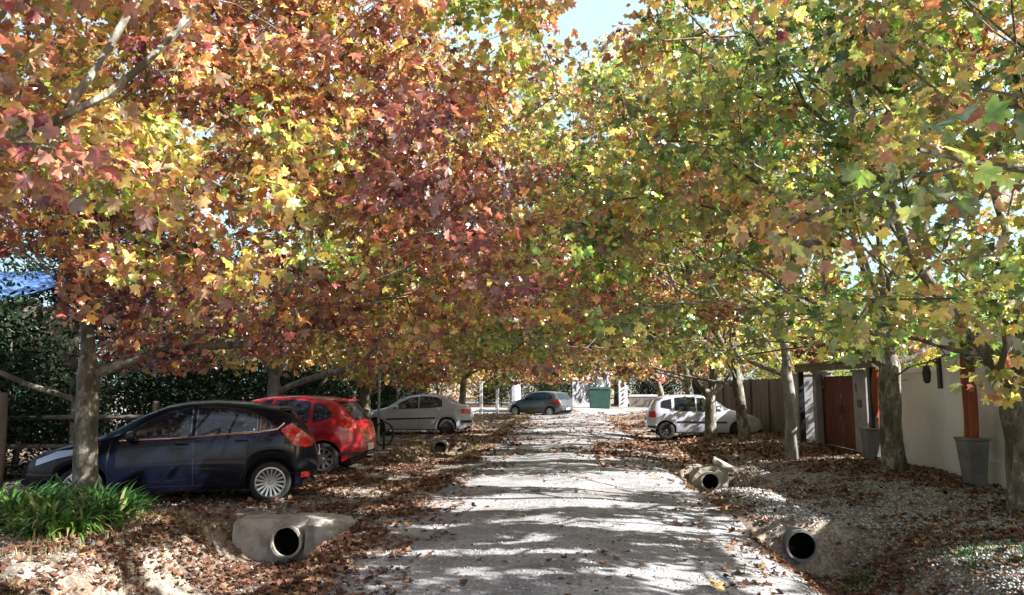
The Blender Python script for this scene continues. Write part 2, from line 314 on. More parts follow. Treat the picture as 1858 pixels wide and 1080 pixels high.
def litgap(P):
    t = P[:, 2] / SUN[2]; x = P[:, 0] - t * SUN[0]; y = P[:, 1] - t * SUN[1]; g = np.zeros(len(P), bool)
    for cx, cy_, rx, ry in GAPS: g |= blob(x, y, cx, cy_, rx, ry)
    g |= (vn(x + 40, y * 2.6 + 11, .55) > .76) & (np.abs(x + 1.4) < 3.6) & (y < 30)
    return g

# ------------------------------------------------------------------ TREES
def grow(seed_paths, anchors, step=.42, rng=None):
    pos = []; par = []; pl = []
    for path in seed_paths:    # first path is the trunk; others start from the nearest node
        path = [np.array(p, float) for p in path]
        if pos:
            d = [np.linalg.norm(q - path[0]) for q in pos]; prev = int(np.argmin(d))
        else: pos.append(path[0]); par.append(-1); pl.append(0); prev = 0
        for p in path[1:]:
            a = pos[prev]; L = np.linalg.norm(p - a); n = max(1, int(L / .3))
            for i in range(1, n + 1):
                q = a + (p - a) * i / n
                if i < n: q = q + rng.normal(0, .012, 3)
                pos.append(q); par.append(prev); pl.append(pl[prev] + L / n); prev = len(pos) - 1
    top = pos[-1]; base_n = len(pos)
    A = anchors[np.argsort(np.linalg.norm(anchors - np.array(seed_paths[0][-1]), axis=1))]
    cap = base_n + len(A) * 16; PP = np.zeros((cap, 3)); PL = np.full(cap, 1e9); n = base_n; PP[:n] = pos; PL[:n] = pl
    minz = seed_paths[0][-1][2] - .3
    PLb = PL[:n].copy(); PL[:n] += np.where(PP[:n, 2] < minz * .8, 3.0, 0)
    for a in A:
        d = a - PP[:n]; L = np.linalg.norm(d, axis=1); cost = L * 1.0 + .42 * PL[:n] + np.where(d[:, 2] < -.15 * L, .6 * L, 0)
        j = int(np.argmin(cost)); Lj = L[j]; k = max(1, int(Lj / step)); a0 = PP[j].copy(); perp = rng.normal(0, .09 * Lj, 3); perp[2] += .06 * Lj; prev = j
        for i in range(1, k + 1):
            t = i / k; q = a0 + (a - a0) * t + perp * 4 * t * (1 - t) * .6 + (rng.normal(0, .02, 3) if i < k else 0)
            if n >= cap: break
            PP[n] = q; PL[n] = PL[prev] + Lj / k; par.append(prev); prev = n; n += 1
    return PP[:n], np.array(par[:n])
def wood(P, par, r0, rmin=.005, ex=.56, flare=True, seeds=0):
    n = len(P); ch = [[] for _ in range(n)]
    for i in range(1, n): ch[par[i]].append(i)
    cnt = np.zeros(n); order = list(range(n))
    for i in range(n - 1, -1, -1):
        if not ch[i]: cnt[i] = 1
        if i > 0: cnt[par[i]] += cnt[i]
    q_ = (cnt / cnt[0]); rad = np.maximum(r0 * np.where(q_ > .97, 1, q_ ** ex * .86), rmin)
    rad[:seeds] = np.maximum(rad[:seeds], r0 * .26)
    mb = MB(); st = [(0, None)]
    while st:
        i, frm = st.pop(); ids = [] if frm is None else [frm]
        ids.append(i); c = i
        while ch[c]:
            k = max(ch[c], key=lambda q: cnt[q])
            for o in ch[c]:
                if o != k: st.append((o, c))
            ids.append(k); c = k
        if len(ids) < 2: continue
        rr = [rad[q] for q in ids]
        if frm is not None: rr[0] = min(rr[0], rr[1] * 1.25)
        big = max(rr)
        if frm is None and flare:
            for q in range(min(4, len(rr))): rr[q] *= 1 + .28 * math.exp(-q * 1.1)
        mb.tube([P[q] for q in ids], rr, 16 if big > .09 else (8 if big > .03 else 4), cap=False, rough=.07 if big > .06 else 0)
    return mb
def crown_points(n, c, r, rng, shell=.45, zmin=None, lump=.35, clump=False):
    c = np.array(c); r = np.array(r); out = []
    while len(out) < n:
        v = rng.normal(0, 1, 3); v /= np.linalg.norm(v); az = math.atan2(v[1], v[0])
        f = 1 + lump * (float(vn(az * 2.2 + c[0], v[2] * 3 + c[1] * 1.7 + 10, 1)) - .55)
        q = c + r * v * f * rng.random() ** shell
        if zmin is not None and q[2] < zmin(q): continue
        if clump and rng.random() < .8 and .55 * float(vn(q[0] + q[2] * .8 + c[0] * 3, q[1] - q[2] * .6 + 20, 1.05)) + .45 * float(vn(q[1] + q[2] + 5, q[0] - q[2] + 30 + c[1], .8)) < .46: continue
        out.append(q)
    return np.array(out)
def clear(P):   # space kept open: round the viewer, the slit of sky above the road
    d = np.linalg.norm(P - np.array([0, 0, 1.6]), axis=1); keep = d > 2.9
    up = P[:, 2]; y = P[:, 1]; gx = .22 + .030 * y; wd = .026 * np.maximum(up - 1.6, 0) * ss(.43, .56, (up - 1.6) / np.maximum(y, .5))
    keep &= ~((np.abs(P[:, 0] - gx + .25 * (vn(up, y, .8) - .5)) < wd) & (y < 26))
    keep &= ~((P[:, 0] < -.725 * y) & (up < 1.6 + .19 * y) & (y < 15) & (y > 1))
    return keep
PN = [0]
def plane_tree(x, y, label, ctr, rad, r0=.17, paths=None, na=330, per=38, size=.095, shape=SH_LO, tint=.6, tv=.13, twigv=.15, bark='bark', group='plane trees lining the lane', spread=.40, bottom=1.9, carve=True, name='plane_tree', m='leaf', seed=None, skirt=.22):
    PN[0] += 1; rng = np.random.default_rng((seed or 100) + PN[0] * 7); z0 = float(H(x, y)) - .06
    base = np.array([x, y, z0]); t = thing(name, tuple(base), label, 'tree', group)
    if paths is None:
        fk = 2.0 + rng.random() * .5; paths = [[(0, 0, 0), (rng.normal(0, .09), rng.normal(0, .06), .9), (rng.normal(0, .16), rng.normal(0, .1), fk)]]
        for k in range(4):
            a = k * pi / 2 + rng.random() * 1.2; paths.append([(paths[0][-1][0], paths[0][-1][1], fk - .25 * rng.random()), (cos(a) * .7, sin(a) * .7, fk + .8), (cos(a) * 1.3, sin(a) * 1.3, fk + 2)])
    A = crown_points(na, np.array(ctr) - base, rad, rng, clump=True, zmin=lambda q: bottom - z0 + 1.0 * (float(vn(q[0] + x, q[1] + y, 1.1)) - .45))
    ns = int(na * skirt); th = rng.random(ns) * 2 * pi; rr = np.sqrt(rng.random(ns)) * .98; cc = np.array(ctr) - base
    K = np.stack([cc[0] + rad[0] * rr * np.cos(th), cc[1] + rad[1] * rr * np.sin(th), bottom - z0 + .1 + rng.random(ns) * 1.7 + .5 * (1 - rr) + .9 * (vn(cc[0] + rad[0] * rr * np.cos(th) + x, cc[1] + rad[1] * rr * np.sin(th) + y, 1.1) - .5)], 1)
    A = np.concatenate([A, K]); A = A[clear(A + base)]; A = A[~opengap(A + base)] if carve else A
    P, par = grow(paths, A, rng=rng)
    sn = 1 + sum(max(1, int(np.linalg.norm(np.array(b_) - np.array(a_)) / .3)) for p_ in paths for a_, b_ in zip(p_[:-1], p_[1:]))
    wood(P, par, r0, seeds=max(1, sn - 6)).build('trunk', bark, t, smooth=60)
    # leaves: clustered on the outer wood nodes
    tipn = len(A); C = np.repeat(A, per, axis=0); n = len(C)
    off = rng.normal(0, 1, (n, 3)); off = unit(off) * (rng.random(n) ** .45)[:, None] * spread; off[:, 2] *= .62; off[:, 2] -= .05
    L = C + off; W = L + base; keep = clear(W) & (W[:, 2] > bottom - .5)
    if carve: keep &= ~(litgap(W) & (rng.random(n) < .97))
    twig = np.repeat(rng.normal(0, twigv, tipn), per); zone = (vn(W[:, 0] * .7 + W[:, 2] * .6, W[:, 1] * .7 + W[:, 2] * .35, 1.3) - .5) * .62
    tn = tint + twig + zone + rng.normal(0, tv, n); L = L[keep]; n = len(L)
    out = unit(off[keep]); T = out * .8 + rng.normal(0, .55, (n, 3)); T[:, 2] -= .55
    Nn = rng.normal(0, .8, (n, 3)) + np.array([0, 0, 1.0]) + out * .25
    leaves('crown', L, T, Nn, size * (.5 + .85 * rng.random(n)), tn[keep], np.clip(np.exp(rng.normal(-.22, .5, n)), .22, 2.1), shape, M[m], t, cup=.34, curl=.12)
    return t

# left row
plane_tree(-5.6, 2.6, 'plane tree whose big rust-red leaves hang over the top left corner, trunk out of view', (-4.2, 3.4, 5.6), (4.2, 3.6, 3.2), paths=[[(0, 0, 0), (0, .1, 1.5), (.1, .3, 2.4)], [(.1, .3, 2.4), (.9, 1.4, 3.1), (2.23, 1.80, 3.15), (2.42, 2.1, 3.95), (2.6, 2.4, 4.8)], [(2.0, 1.7, 3.1), (2.6, 1.85, 3.5), (3.0, 2.2, 4.3)], [(.1, .3, 2.4), (-.5, .8, 3.6)], [(.1, .3, 2.4), (.2, -.8, 3.8)]], r0=.10, na=230, per=54, size=.074, shape=SH_HI, tint=.66, seed=1, skirt=.05)
plane_tree(-6.33, 9.45, 'red-orange plane tree in front of the navy car, mottled trunk, bare limb reaching left', (-3.7, 9.0, 5.2), (4.6, 4.0, 3.7), r0=.14,
    paths=[[(0, 0, 0), (.0, 0, .8), (-.02, 0, 1.45)], [(-.02, 0, 1.35), (-.28, 0, 1.55), (-.8, -.1, 1.72), (-1.5, -.2, 2.1), (-2.2, -.2, 2.7)], [(-.02, 0, 1.45), (-.08, .02, 2.2), (-.12, 0, 3.2), (-.02, .1, 4.2)], [(-.08, .02, 2.3), (-.6, .4, 3.3)], [(-.1, 0, 2.7), (.4, .5, 3.4), (1.6, .3, 4.5)], [(-.1, 0, 3.1), (.6, -.6, 3.9), (1.5, -1.0, 4.9)]],
    na=500, per=62, size=.073, shape=SH_HI, tint=.65, bottom=2.0, seed=2)
plane_tree(-6.6, 16.4, 'plane tree behind the red hatchback, pale grey trunk with orange and yellow leaves', (-3.7, 15.6, 6.1), (5.1, 4.0, 4.7), na=460, per=60, size=.074, tint=.50, seed=3, bark='bark_pale')
plane_tree(-6.3, 22.6, 'plane tree rising between the red hatchback and the silver saloon on the left', (-3.4, 22.2, 6.6), (5.3, 4.2, 5.2), na=400, per=52, size=.085, tint=.53, seed=4)
plane_tree(-6.0, 30.5, 'plane tree just behind the silver saloon, ochre crown over the lane', (-3.0, 30, 7.0), (5.4, 4.4, 5.6), na=320, per=36, size=.115, shape=SH_MIN, tint=.56, seed=5)
plane_tree(-5.6, 38.5, 'plane tree on the left near the far dark car, brown and gold leaves', (-3.4, 38, 6.0), (5.0, 4.6, 4.5), na=300, per=34, size=.125, shape=SH_MIN, tint=.57, seed=6)
# right row
plane_tree(6.0, 2.6, 'plane tree with big green and yellow leaves filling the top right corner, trunk unseen', (5.2, 3.7, 5.4), (4.3, 3.5, 3.2), na=280, per=56, size=.07, shape=SH_HI, tint=.34, skirt=.08, seed=11)
plane_tree(5.55, 9.7, 'plane tree cut by the right edge, mossy trunk with a thick limb rising left', (4.9, 8.7, 5.3), (4.9, 3.9, 3.8), r0=.165,
    paths=[[(0, 0, 0), (.02, 0, .9), (-.03, 0, 1.6)], [(0, 0, 1.45), (-.32, -.05, 1.95), (-.68, -.1, 2.4), (-1.3, -.3, 3.2)], [(-.03, 0, 1.6), (-.06, 0, 2.4), (.1, .1, 3.6), (0, .3, 4.6)], [(0, 0, 1.7), (.6, -.2, 2.5), (1.4, -.2, 3.5)], [(0, 0, 2.2), (-.2, .9, 3.3)]],
    na=440, per=56, size=.079, shape=SH_HI, tint=.34, seed=12)
plane_tree(5.8, 13.9, 'plane tree standing against the white wall, sturdy brown trunk forking at head height', (4.3, 13.9, 5.8), (4.9, 3.8, 4.5), r0=.18,
    paths=[[(0, 0, 0), (-.03, 0, .9), (.02, 0, 1.9)], [(.02, 0, 1.8), (-.35, 0, 2.1), (-.8, 0, 2.45), (-1.6, 0, 3.2)], [(.02, 0, 1.8), (.4, 0, 2.05), (.75, 0, 2.3), (1.3, .1, 3.2)], [(.02, 0, 1.9), (-.02, 0, 2.9), (0, .1, 4.4)], [(0, 0, 2.3), (-.3, -.9, 3.4)], [(0, 0, 2.5), (.2, 1.0, 3.6)]],
    na=430, per=58, size=.076, shape=SH_HI, tint=.36, seed=13)
plane_tree(4.87, 16.9, 'slender plane tree with a smooth pale grey trunk in front of the gate pillar', (3.0, 17.6, 6.6), (4.2, 3.4, 4.4), r0=.125, paths=[[(0, 0, 0), (.02, 0, 1.2), (-.04, 0, 2.6)], [(0, 0, 2.5), (-.6, .2, 3.5)], [(0, 0, 2.5), (.5, -.2, 3.4)], [(0, 0, 2.6), (0, .1, 4)]],
    na=320, per=52, size=.078, tint=.42, seed=14, bark='bark_pale', bottom=2.5)
plane_tree(5.0, 21.7, 'straight plane tree by the nose of the white hatchback, one side in bright sun', (3.0, 21.6, 6.8), (4.8, 3.8, 5.2), r0=.15, na=320, per=38, size=.105, tint=.44, seed=15, bottom=2.2)
plane_tree(4.3, 23.0, 'low forking plane tree with dark spreading limbs in front of the white hatchback', (3.2, 26.0, 6.2), (4.8, 4.2, 4.6), r0=.16,
    paths=[[(0, 0, 0), (.0, 0, .7), (.03, 0, 1.35)], [(.03, 0, 1.3), (-.35, 0, 1.8), (-.8, 0, 2.6), (-1.5, .1, 3.6)], [(.03, 0, 1.3), (.4, 0, 1.75), (.9, 0, 2.4), (1.5, .1, 3.4)], [(.03, 0, 1.35), (.1, 0, 2.2), (-.1, .4, 3.8)], [(-.2, 0, 1.6), (-.6, .3, 2.6), (-.7, .5, 3.6)], [(.03, 0, 1.35), (.35, -.2, 2.6), (.5, -.3, 3.6)]],
    na=330, per=38, size=.105, tint=.50, seed=16, bottom=3.0, skirt=.04)
plane_tree(5.2, 32, 'plane tree beyond the white hatchback on the right, orange-brown crown', (2.8, 32, 7.2), (5.2, 4.6, 5.8), na=320, per=36, size=.115, shape=SH_MIN, tint=.60, seed=17)
plane_tree(5.0, 40, 'farthest plane tree of the right-hand row, gold and rust crown near the junction', (3.0, 40, 6.2), (4.9, 4.6, 4.6), na=300, per=34, size=.125, shape=SH_MIN, tint=.58, seed=18)

# ------------------------------------------------------------------ CARS
def pl(xs, pts, smooth=.02):
    px = np.array([p[0] for p in pts]); pz = np.array([p[1] for p in pts]); xs = np.asarray(xs, float); acc = 0; wts = [(0, .3), (-1, .2), (1, .2), (-.5, .15), (.5, .15)]
    for d, q in wts: acc = acc + q * np.interp(xs + d * smooth, px, pz)
    return acc
class Body:
    def __init__(s, L, W, top, belt, axf, axr, sill=.2, Ra=.345, zc=.29, tumble=.36, cap=(.70, .74), rd=(.6, .45)):
        s.__dict__.update(L=L, W=W, tp=top, bp=belt, axf=axf, axr=axr, sill=sill, Ra=Ra, zc=zc, tb=tumble, cap=cap, rd=rd)
    def top(s, x): return pl(x, s.tp, .035)
    def low(s, x):
        z = s.sill + (max(0, .28 - x) * .45) ** 1 + max(0, x - s.L + .35) * .5
        for c in (s.axf, s.axr):
            d = x - c
            if abs(d) < s.Ra: z = max(z, s.zc + math.sqrt(s.Ra ** 2 - d * d))
        return z
    def half(s, x):
        w = s.W / 2
        df = max(0, 1 - x / s.rd[0]); dr = max(0, 1 - (s.L - x) / s.rd[1])
        return w * (1 - (1 - s.cap[0]) * df ** 2.6 - (1 - s.cap[1]) * dr ** 3.0) * (1 + .0 * x)
    def sec(s, x):
        zt = float(s.top(x)); zl = min(s.low(x), zt - .05); w = s.half(x); zb = min(float(np.interp(x, *zip(*s.bp))), zt - .035); zb = max(zb, zl + .02); h = zb - zl
        hs = zb - min(s.sill, zl); g = zt - zb; k = min(1, g / .22)
        fl = 0
        for c in (s.axf, s.axr): fl += .012 * math.exp(-((x - c) / .42) ** 2)
        yf = w * .945; yr = yf - s.tb * g * (.85) - .02
        P = [(w * .90, zl), (w * .955 + fl, zl + .004), (w * .985 + fl, zl + .10 * h), (w * .998 + fl * .6, zl + .38 * h), (w * 1.0, zl + .60 * h), (w * .975, zl + .80 * h), (w * .972, zl + .86 * h), (yf, zb),
             (yf - (yf - yr) * .48, zb + g * .48), (yr, zt - .085 * k - .02), (yr * .955, zt - .045 * k - .012), (yr * .86, zt - .022 * k - .006), (yr * .6, zt - .008 * k), (yr * .3, zt - .002), (0, zt)]
        return P
    def side_y(s, x, z):
        P = s.sec(x)[1:12]; zz = [p[1] for p in P]; yy = [p[0] for p in P]; return float(np.interp(z, zz, yy))
    def top_z(s, x, y):
        P = s.sec(x)[9:]; yy = [p[0] for p in P][::-1]; zz = [p[1] for p in P][::-1]; return float(np.interp(abs(y), yy, zz))
    def shell(s):
        xs = set(np.round(np.linspace(0, s.L, 90), 4)) | {.004, .012, .025, .04, s.L - .004, s.L - .012, s.L - .025, s.L - .04, s.L - .06}
        for c in (s.axf, s.axr): xs |= set(np.round(c + s.Ra * np.cos(np.linspace(0, pi, 19)), 4)) | {c - s.Ra - .001, c + s.Ra + .001}
        xs = sorted(xs); mb = MB(); G = []
        for x in xs:
            P = s.sec(x); G.append([(x, -y, z) for y, z in P] + [(x, y, z) for y, z in P[:-1][::-1]])
        mb.grid(G); n = len(G[0])
        for g, fl in ((G[0], 0), (G[-1], 1)):
            c = np.mean(np.array(g), axis=0); f = [(n, i, i + 1) if not fl else (n, i + 1, i) for i in range(n - 1)] + [(n, n - 1, 0)]; mb.add(list(g) + [tuple(c + np.array([-.03 if not fl else .03, 0, 0]))], f)
        return mb
    def spatch(s, lo, hi, sd, off=.006, nx=16, nz=5, x0=None, x1=None):  # patch on the side between two curves given as [(x,z)..]
        x0 = lo[0][0] if x0 is None else x0; x1 = lo[-1][0] if x1 is None else x1; G = []
        for x in np.linspace(x0, x1, nx):
            a = float(np.interp(x, *zip(*lo))); b = float(np.interp(x, *zip(*hi)))
            G.append([(x, sd * (s.side_y(x, z) + off), z) for z in np.linspace(a, b, nz)])
        return G
    def ribbon(s, pts, sd, wd=.007, off=.003):
        out = []; P = []
        for (a, b) in zip(pts[:-1], pts[1:]):
            for t in np.linspace(0, 1, 8, endpoint=False): P.append((a[0] + (b[0] - a[0]) * t, a[1] + (b[1] - a[1]) * t))
        P.append(pts[-1])
        for i, p in enumerate(P):
            a = P[max(i - 1, 0)]; b = P[min(i + 1, len(P) - 1)]; d = (b[0] - a[0], b[1] - a[1]); l = math.hypot(*d); nx, nz = -d[1] / l * wd / 2, d[0] / l * wd / 2
            out.append([(p[0] + q * nx, sd * (s.side_y(p[0] + q * nx, p[1] + q * nz) + off), p[1] + q * nz) for q in (-1, 1)])
        return out
    def tpatch(s, xa, xb, ka, kb, off=.006, n=14, m=13, ridge=0):   # patch on the top surface from xa to xb, half width as a share of roof edge
        G = []
        # arc-length spacing along the profile
        X = np.linspace(xa, xb, 120); Z = s.top(X); d = np.concatenate([[0], np.cumsum(np.hypot(np.diff(X), np.diff(Z)))]); xs = np.interp(np.linspace(0, d[-1], n), d, X)
        for i, x in enumerate(xs):
            t = i / (n - 1); yr = s.sec(x)[9][0] * (ka + (kb - ka) * t); e = .01; sl = float(s.top(x + e) - s.top(x - e)) / (2 * e); l = math.hypot(sl, 1)
            G.append([(x - off * sl / l, y, s.top_z(x, y) + off / l) for y in np.linspace(-yr, yr, m)])
        return G
def wheel(parent, x, y, sd, r=.295, wd=.19, spokes=15, rimr=.205, mt='alloy', kind='thin'):
    o = bpy.data.objects.new('wheel', None); link(o, parent); o.location = (x, y, r); o.empty_display_size = .1
    t = MB(); h = wd / 2; t.lathe([(rimr, -h * .8), (rimr + .012, -h), (r - .03, -h), (r - .008, -h * .82), (r, -h * .5), (r, h * .5), (r - .008, h * .82), (r - .03, h), (rimr + .012, h), (rimr, h * .8)], 36, 'y', closed=True)
    t.build('tyre', 'rubber', o, smooth=40, recalc=True)
    q = MB(); s = sd
    q.lathe([(rimr - .004, s * h * .98), (rimr - .012, s * h * .9), (rimr - .03, s * h * .3), (rimr - .03, -s * h * .8)], 36, 'y'); q.lathe([(rimr + .004, s * h * .84), (rimr + .004, s * h * .99), (rimr - .012, s * h * 1.0), (rimr - .014, s * h * .8)], 36, 'y')
    q.lathe([(.001, s * h * .85), (.022, s * h * .85), (.032, s * h * .76), (.045, s * h * .6), (.05, s * h * .2)], 20, 'y')
    for k in range(spokes):
        a = 2 * pi * k / spokes; w0, w1 = (.011, .015) if kind == 'thin' else (.028, .022)
        ca, sa = cos(a), sin(a); V = []
        for (rr, ww, yy) in ((.03, w0, .70), (rimr * .6, (w0 + w1) / 2, .74), (rimr - .012, w1, .86)):
            for dw in (-1, 1):
                for dy in (0, -.16): V.append((ca * rr - sa * dw * ww, s * h * (yy + dy), sa * rr + ca * dw * ww))
        F = []
        for i in (0, 4): F += [(i, i + 4, i + 6, i + 2), (i, i + 1, i + 5, i + 4), (i + 2, i + 6, i + 7, i + 3)]
        q.add(V, F)
    q.build('rim', mt, o, smooth=35)
    d = MB(); d.lathe([(.0, s * h * .15), (rimr - .028, s * h * .15)], 24, 'y'); d.lathe([(.0, s * h * .2), (.11, s * h * .2), (.11, s * h * .1)], 24, 'y'); d.build('brake', 'steel', o)
    return o
def car(name, loc, rz, label, B, paintm, r=.295, rimr=.2, spokes=15, rim='alloy', wk='thin', wins=(), seams=(), handles=(), screen=None, rear=None, tail=None, head=None, strip=None, plate=None, mould=None, mirror=None, spoiler=None, bumper=None, fuel=None, refl=None):
    t = thing(name, loc, label, 'car', 'cars parked along the lane', rz)
    b = B.shell()
    for sd in (-1, 1):
        for sm in seams: b.grid(B.ribbon(sm, sd), 1, flip=sd > 0)
    b.build('body', [paintm, 'black'], t, smooth=38)
    u = MB(); u.box((.25, -B.W * .36, B.sill - .03), (B.L - .2, B.W * .36, .62)); u.box((B.axf + B.Ra + .03, -B.W * .455, B.sill - .02), (B.axr - B.Ra - .03, B.W * .455, .5)); u.build('underbody', 'under', t)
    for sd in (-1, 1):
        for xx in (B.axf, B.axr):
            wheel(t, xx, sd * (B.half(xx) - .105), sd, r, .19, spokes, rimr, rim, wk)
        for lo, hi in wins:
            q = MB(); q.grid(B.spatch(lo, hi, sd, .004, 20, 6), 0); ow = q.build('side_window', 'glass', t, smooth=True)
            q = MB(); ring = list(lo) + list(hi)[::-1] + [lo[0]]; q.grid(B.ribbon(ring, sd, .022, .007), 0); q.build('window_frame', 'plastic', ow)
        if strip:
            q = MB(); q.grid(B.ribbon(strip, sd, .02, .010), 0); q.build('chrome_strip', 'chrome', t)
        if mould:
            q = MB(); q.grid(B.ribbon(mould, sd, .055, .012), 0); q.build('side_moulding', 'plastic', t)
        for hx, hz in handles:
            q = MB(); yy = B.side_y(hx, hz); q.tube([(hx - .09, sd * yy, hz), (hx - .07, sd * (yy + .03), hz), (hx + .07, sd * (yy + .03), hz + .006), (hx + .09, sd * yy, hz + .006)], .013, 6); q.build('door_handle', paintm, t, smooth=True)
        if tail:
            q = MB(); q.grid(B.spatch(tail[0], tail[1], sd, .012, 14, 8), 0); q.build('tail_light', 'redlens', t, smooth=True)
        if head:
            q = MB(); q.grid(B.spatch(head[0], head[1], sd, .010, 14, 6), 0); q.build('headlight', 'clearlens', t, smooth=True)
        if mirror:
            q = MB(); mx, mz = mirror; yy = B.side_y(mx, mz); q.tube([(mx, sd * (yy - .01), mz - .02), (mx, sd * (yy + .07), mz)], .02, 6)
            q.lathe([(.0, -.09), (.05, -.085), (.07, -.05), (.075, 0), (.07, .06), (.05, .085), (0, .09)], 14, 'y', (mx, sd * (yy + .13), mz + .02)); q.build('wing_mirror', paintm, t, smooth=True)
        if refl:
            q = MB(); q.grid(B.spatch([(refl[0], refl[2]), (refl[1], refl[2])], [(refl[0], refl[3]), (refl[1], refl[3])], sd, .01, 6, 4), 0); q.build('reflector', 'redlens', t)
    if screen: q = MB(); q.grid(B.tpatch(*screen, off=.004), 0); q.build('windscreen', 'glass', t, smooth=True)
    if rear: q = MB(); q.grid(B.tpatch(*rear, off=.006), 0); q.build('rear_window', 'glass', t, smooth=True)
    if spoiler:
        q = MB(); xa, k = spoiler; yr = B.sec(xa)[9][0] * k; z = float(B.top(xa)); q.box((xa - .1, -yr, z - .03), (xa + .09, yr, z + .012), bev=.012); q.build('spoiler', paintm, t, smooth=True)
    if plate: q = MB(); q.box((B.L + .02, -.2, plate), (B.L + .042, .2, plate + .13), bev=.004); q.build('number_plate', 'plate', t)
    q = MB(); q.tube([(B.L - .3, .4, B.sill + .0), (B.L - .03, .4, B.sill + .0)], .025, 8); q.build('exhaust', 'chrome', t)
    if bumper:
        lo = [(B.L - .42, bumper[0]), (B.L - .02, bumper[0])]; hi = [(B.L - .42, bumper[1]), (B.L - .02, bumper[1])]
        for sd in (-1, 1): q = MB(); q.grid(B.spatch(lo, hi, sd, .014, 12, 4), 0); q.build('bumper_trim', 'plastic', t, smooth=True)
    return t
def car_at(rear_near, ang, axr, halfw):   # nose towards -x turned by ang; position so that the near rear wheel stands at rear_near
    ca, sa = cos(ang), sin(ang); lx, ly = axr, -halfw   # local near side is -y when ang ~ 0
    return (rear_near[0] - (ca * lx - sa * ly), rear_near[1] - (sa * lx + ca * ly))
# navy hatchback: x runs from nose to tail
L = 3.95
topN = [(0, .50), (.05, .64), (.22, .76), (.55, .87), (.85, .945), (1.02, 1.0), (1.5, 1.28), (1.8, 1.405), (2.1, 1.462), (2.5, 1.475), (2.95, 1.445), (3.35, 1.375), (3.52, 1.33), (3.62, 1.24), (3.78, 1.04), (3.86, .95), (3.92, .90), (3.95, .62)]
beltN = [(0, .60), (.5, .78), (1, .86), (2, .93), (3.2, 1.01), (3.7, 1.03), (3.95, .95)]
BN = Body(L, 1.72, topN, beltN, .80, 3.29, sill=.21, Ra=.345, zc=.29, cap=(.62, .66), rd=(.8, .75))
pN = paint('navy_paint', (.003, .004, .011), .0, spec=.15, coat=.55)
wN = [([(1.28, .935), (2.18, .965)], [(1.28, .955), (1.36, 1.02), (1.58, 1.17), (1.85, 1.30), (2.18, 1.375)]), ([(2.25, .97), (3.08, 1.025)], [(2.25, 1.38), (2.6, 1.375), (2.9, 1.33), (3.08, 1.26)]), ([(3.12, 1.03), (3.36, 1.06)], [(3.12, 1.245), (3.25, 1.16), (3.36, 1.07)])]
seN = [[(1.16, .93), (1.12, .6), (1.16, .28)], [(2.22, .96), (2.24, .28)], [(3.10, 1.02), (3.02, .75), (2.93, .55), (2.86, .28)], [(1.16, .28), (2.86, .28)], [(3.5, .40), (3.93, .43)], [(3.60, .95), (3.62, .62), (3.9, .60)]]
a = radians(20); cx, cyy = car_at((-4.36, 10.8), a, BN.axr, BN.W / 2 - .1)
car('parked_car', (cx, cyy, float(H(-5.5, 11.5)) - .0), a, 'dark navy hatchback parked side-on behind the near left tree, chrome multi-spoke wheels', BN, pN, .292, .212, 17, 'alloy', 'thin', wins=wN, seams=seN, handles=((2.08, .86), (2.88, .90)), screen=(1.06, 1.78, .93, .93), rear=(3.54, 3.80, .86, .82),
    tail=([(3.42, 1.02), (3.62, .80), (3.80, .78), (3.88, .80)], [(3.42, 1.06), (3.56, 1.14), (3.64, 1.08), (3.88, .90)]), head=([(.22, .60), (.5, .70), (.95, .80)], [(.22, .68), (.5, .80), (.95, .84)]), strip=[(1.25, .925), (2.2, .957), (3.1, 1.015), (3.36, 1.055), (3.46, 1.14)], plate=.62, mirror=(1.42, .97), spoiler=(3.48, .9), refl=(3.72, 3.84, .34, .42))
# red hatchback
topR = [(0, .5), (.06, .66), (.25, .78), (.6, .90), (.95, .98), (1.1, 1.03), (1.55, 1.31), (1.85, 1.43), (2.2, 1.48), (2.7, 1.49), (3.2, 1.46), (3.52, 1.40), (3.62, 1.32), (3.78, 1.12), (3.88, .98), (3.95, .90), (4.0, .66)]
beltR = [(0, .62), (.5, .80), (1, .88), (2, .93), (3.3, .98), (3.8, .98), (4.0, .92)]
BR = Body(4.0, 1.72, topR, beltR, .82, 3.32, sill=.23, Ra=.35, zc=.30, cap=(.64, .68), rd=(.8, .75))
pR = paint('red_paint', (.36, .008, .018), .15)
wR = [([(1.36, .95), (2.25, .965)], [(1.36, .97), (1.45, 1.04), (1.7, 1.22), (1.95, 1.33), (2.25, 1.39)]), ([(2.32, .97), (3.0, .98)], [(2.32, 1.395), (2.7, 1.40), (3.0, 1.36)]), ([(3.10, 1.00), (3.44, 1.08)], [(3.10, 1.33), (3.3, 1.29), (3.44, 1.17)])]
seR = [[(2.28, .96), (2.3, .3)], [(3.05, .98), (2.98, .7), (2.9, .3)], [(1.2, .3), (2.9, .3)], [(3.5, .42), (3.95, .45)]]
a = radians(1); cx, cyy = car_at((-4.62, 13.95), a, BR.axr, BR.W / 2 - .1)
car('parked_car', (cx, cyy, float(H(-5.5, 14.6)) - .0), a, 'bright red hatchback parked just beyond the navy one, silver alloy wheels', BR, pR, .30, .205, 9, 'alloy', 'wide', wins=wR, seams=seR, handles=((2.15, .86), (2.9, .88)), screen=(1.12, 1.82, .93, .93), rear=(3.57, 3.86, .9, .84),
    tail=([(3.60, .84), (3.90, .80)], [(3.60, 1.0), (3.72, 1.02), (3.90, .94)]), head=([(.22, .6), (.9, .76)], [(.22, .70), (.5, .82), (.9, .86)]), plate=.42, mirror=(1.48, .99), spoiler=(3.52, .9), bumper=(.36, .42))
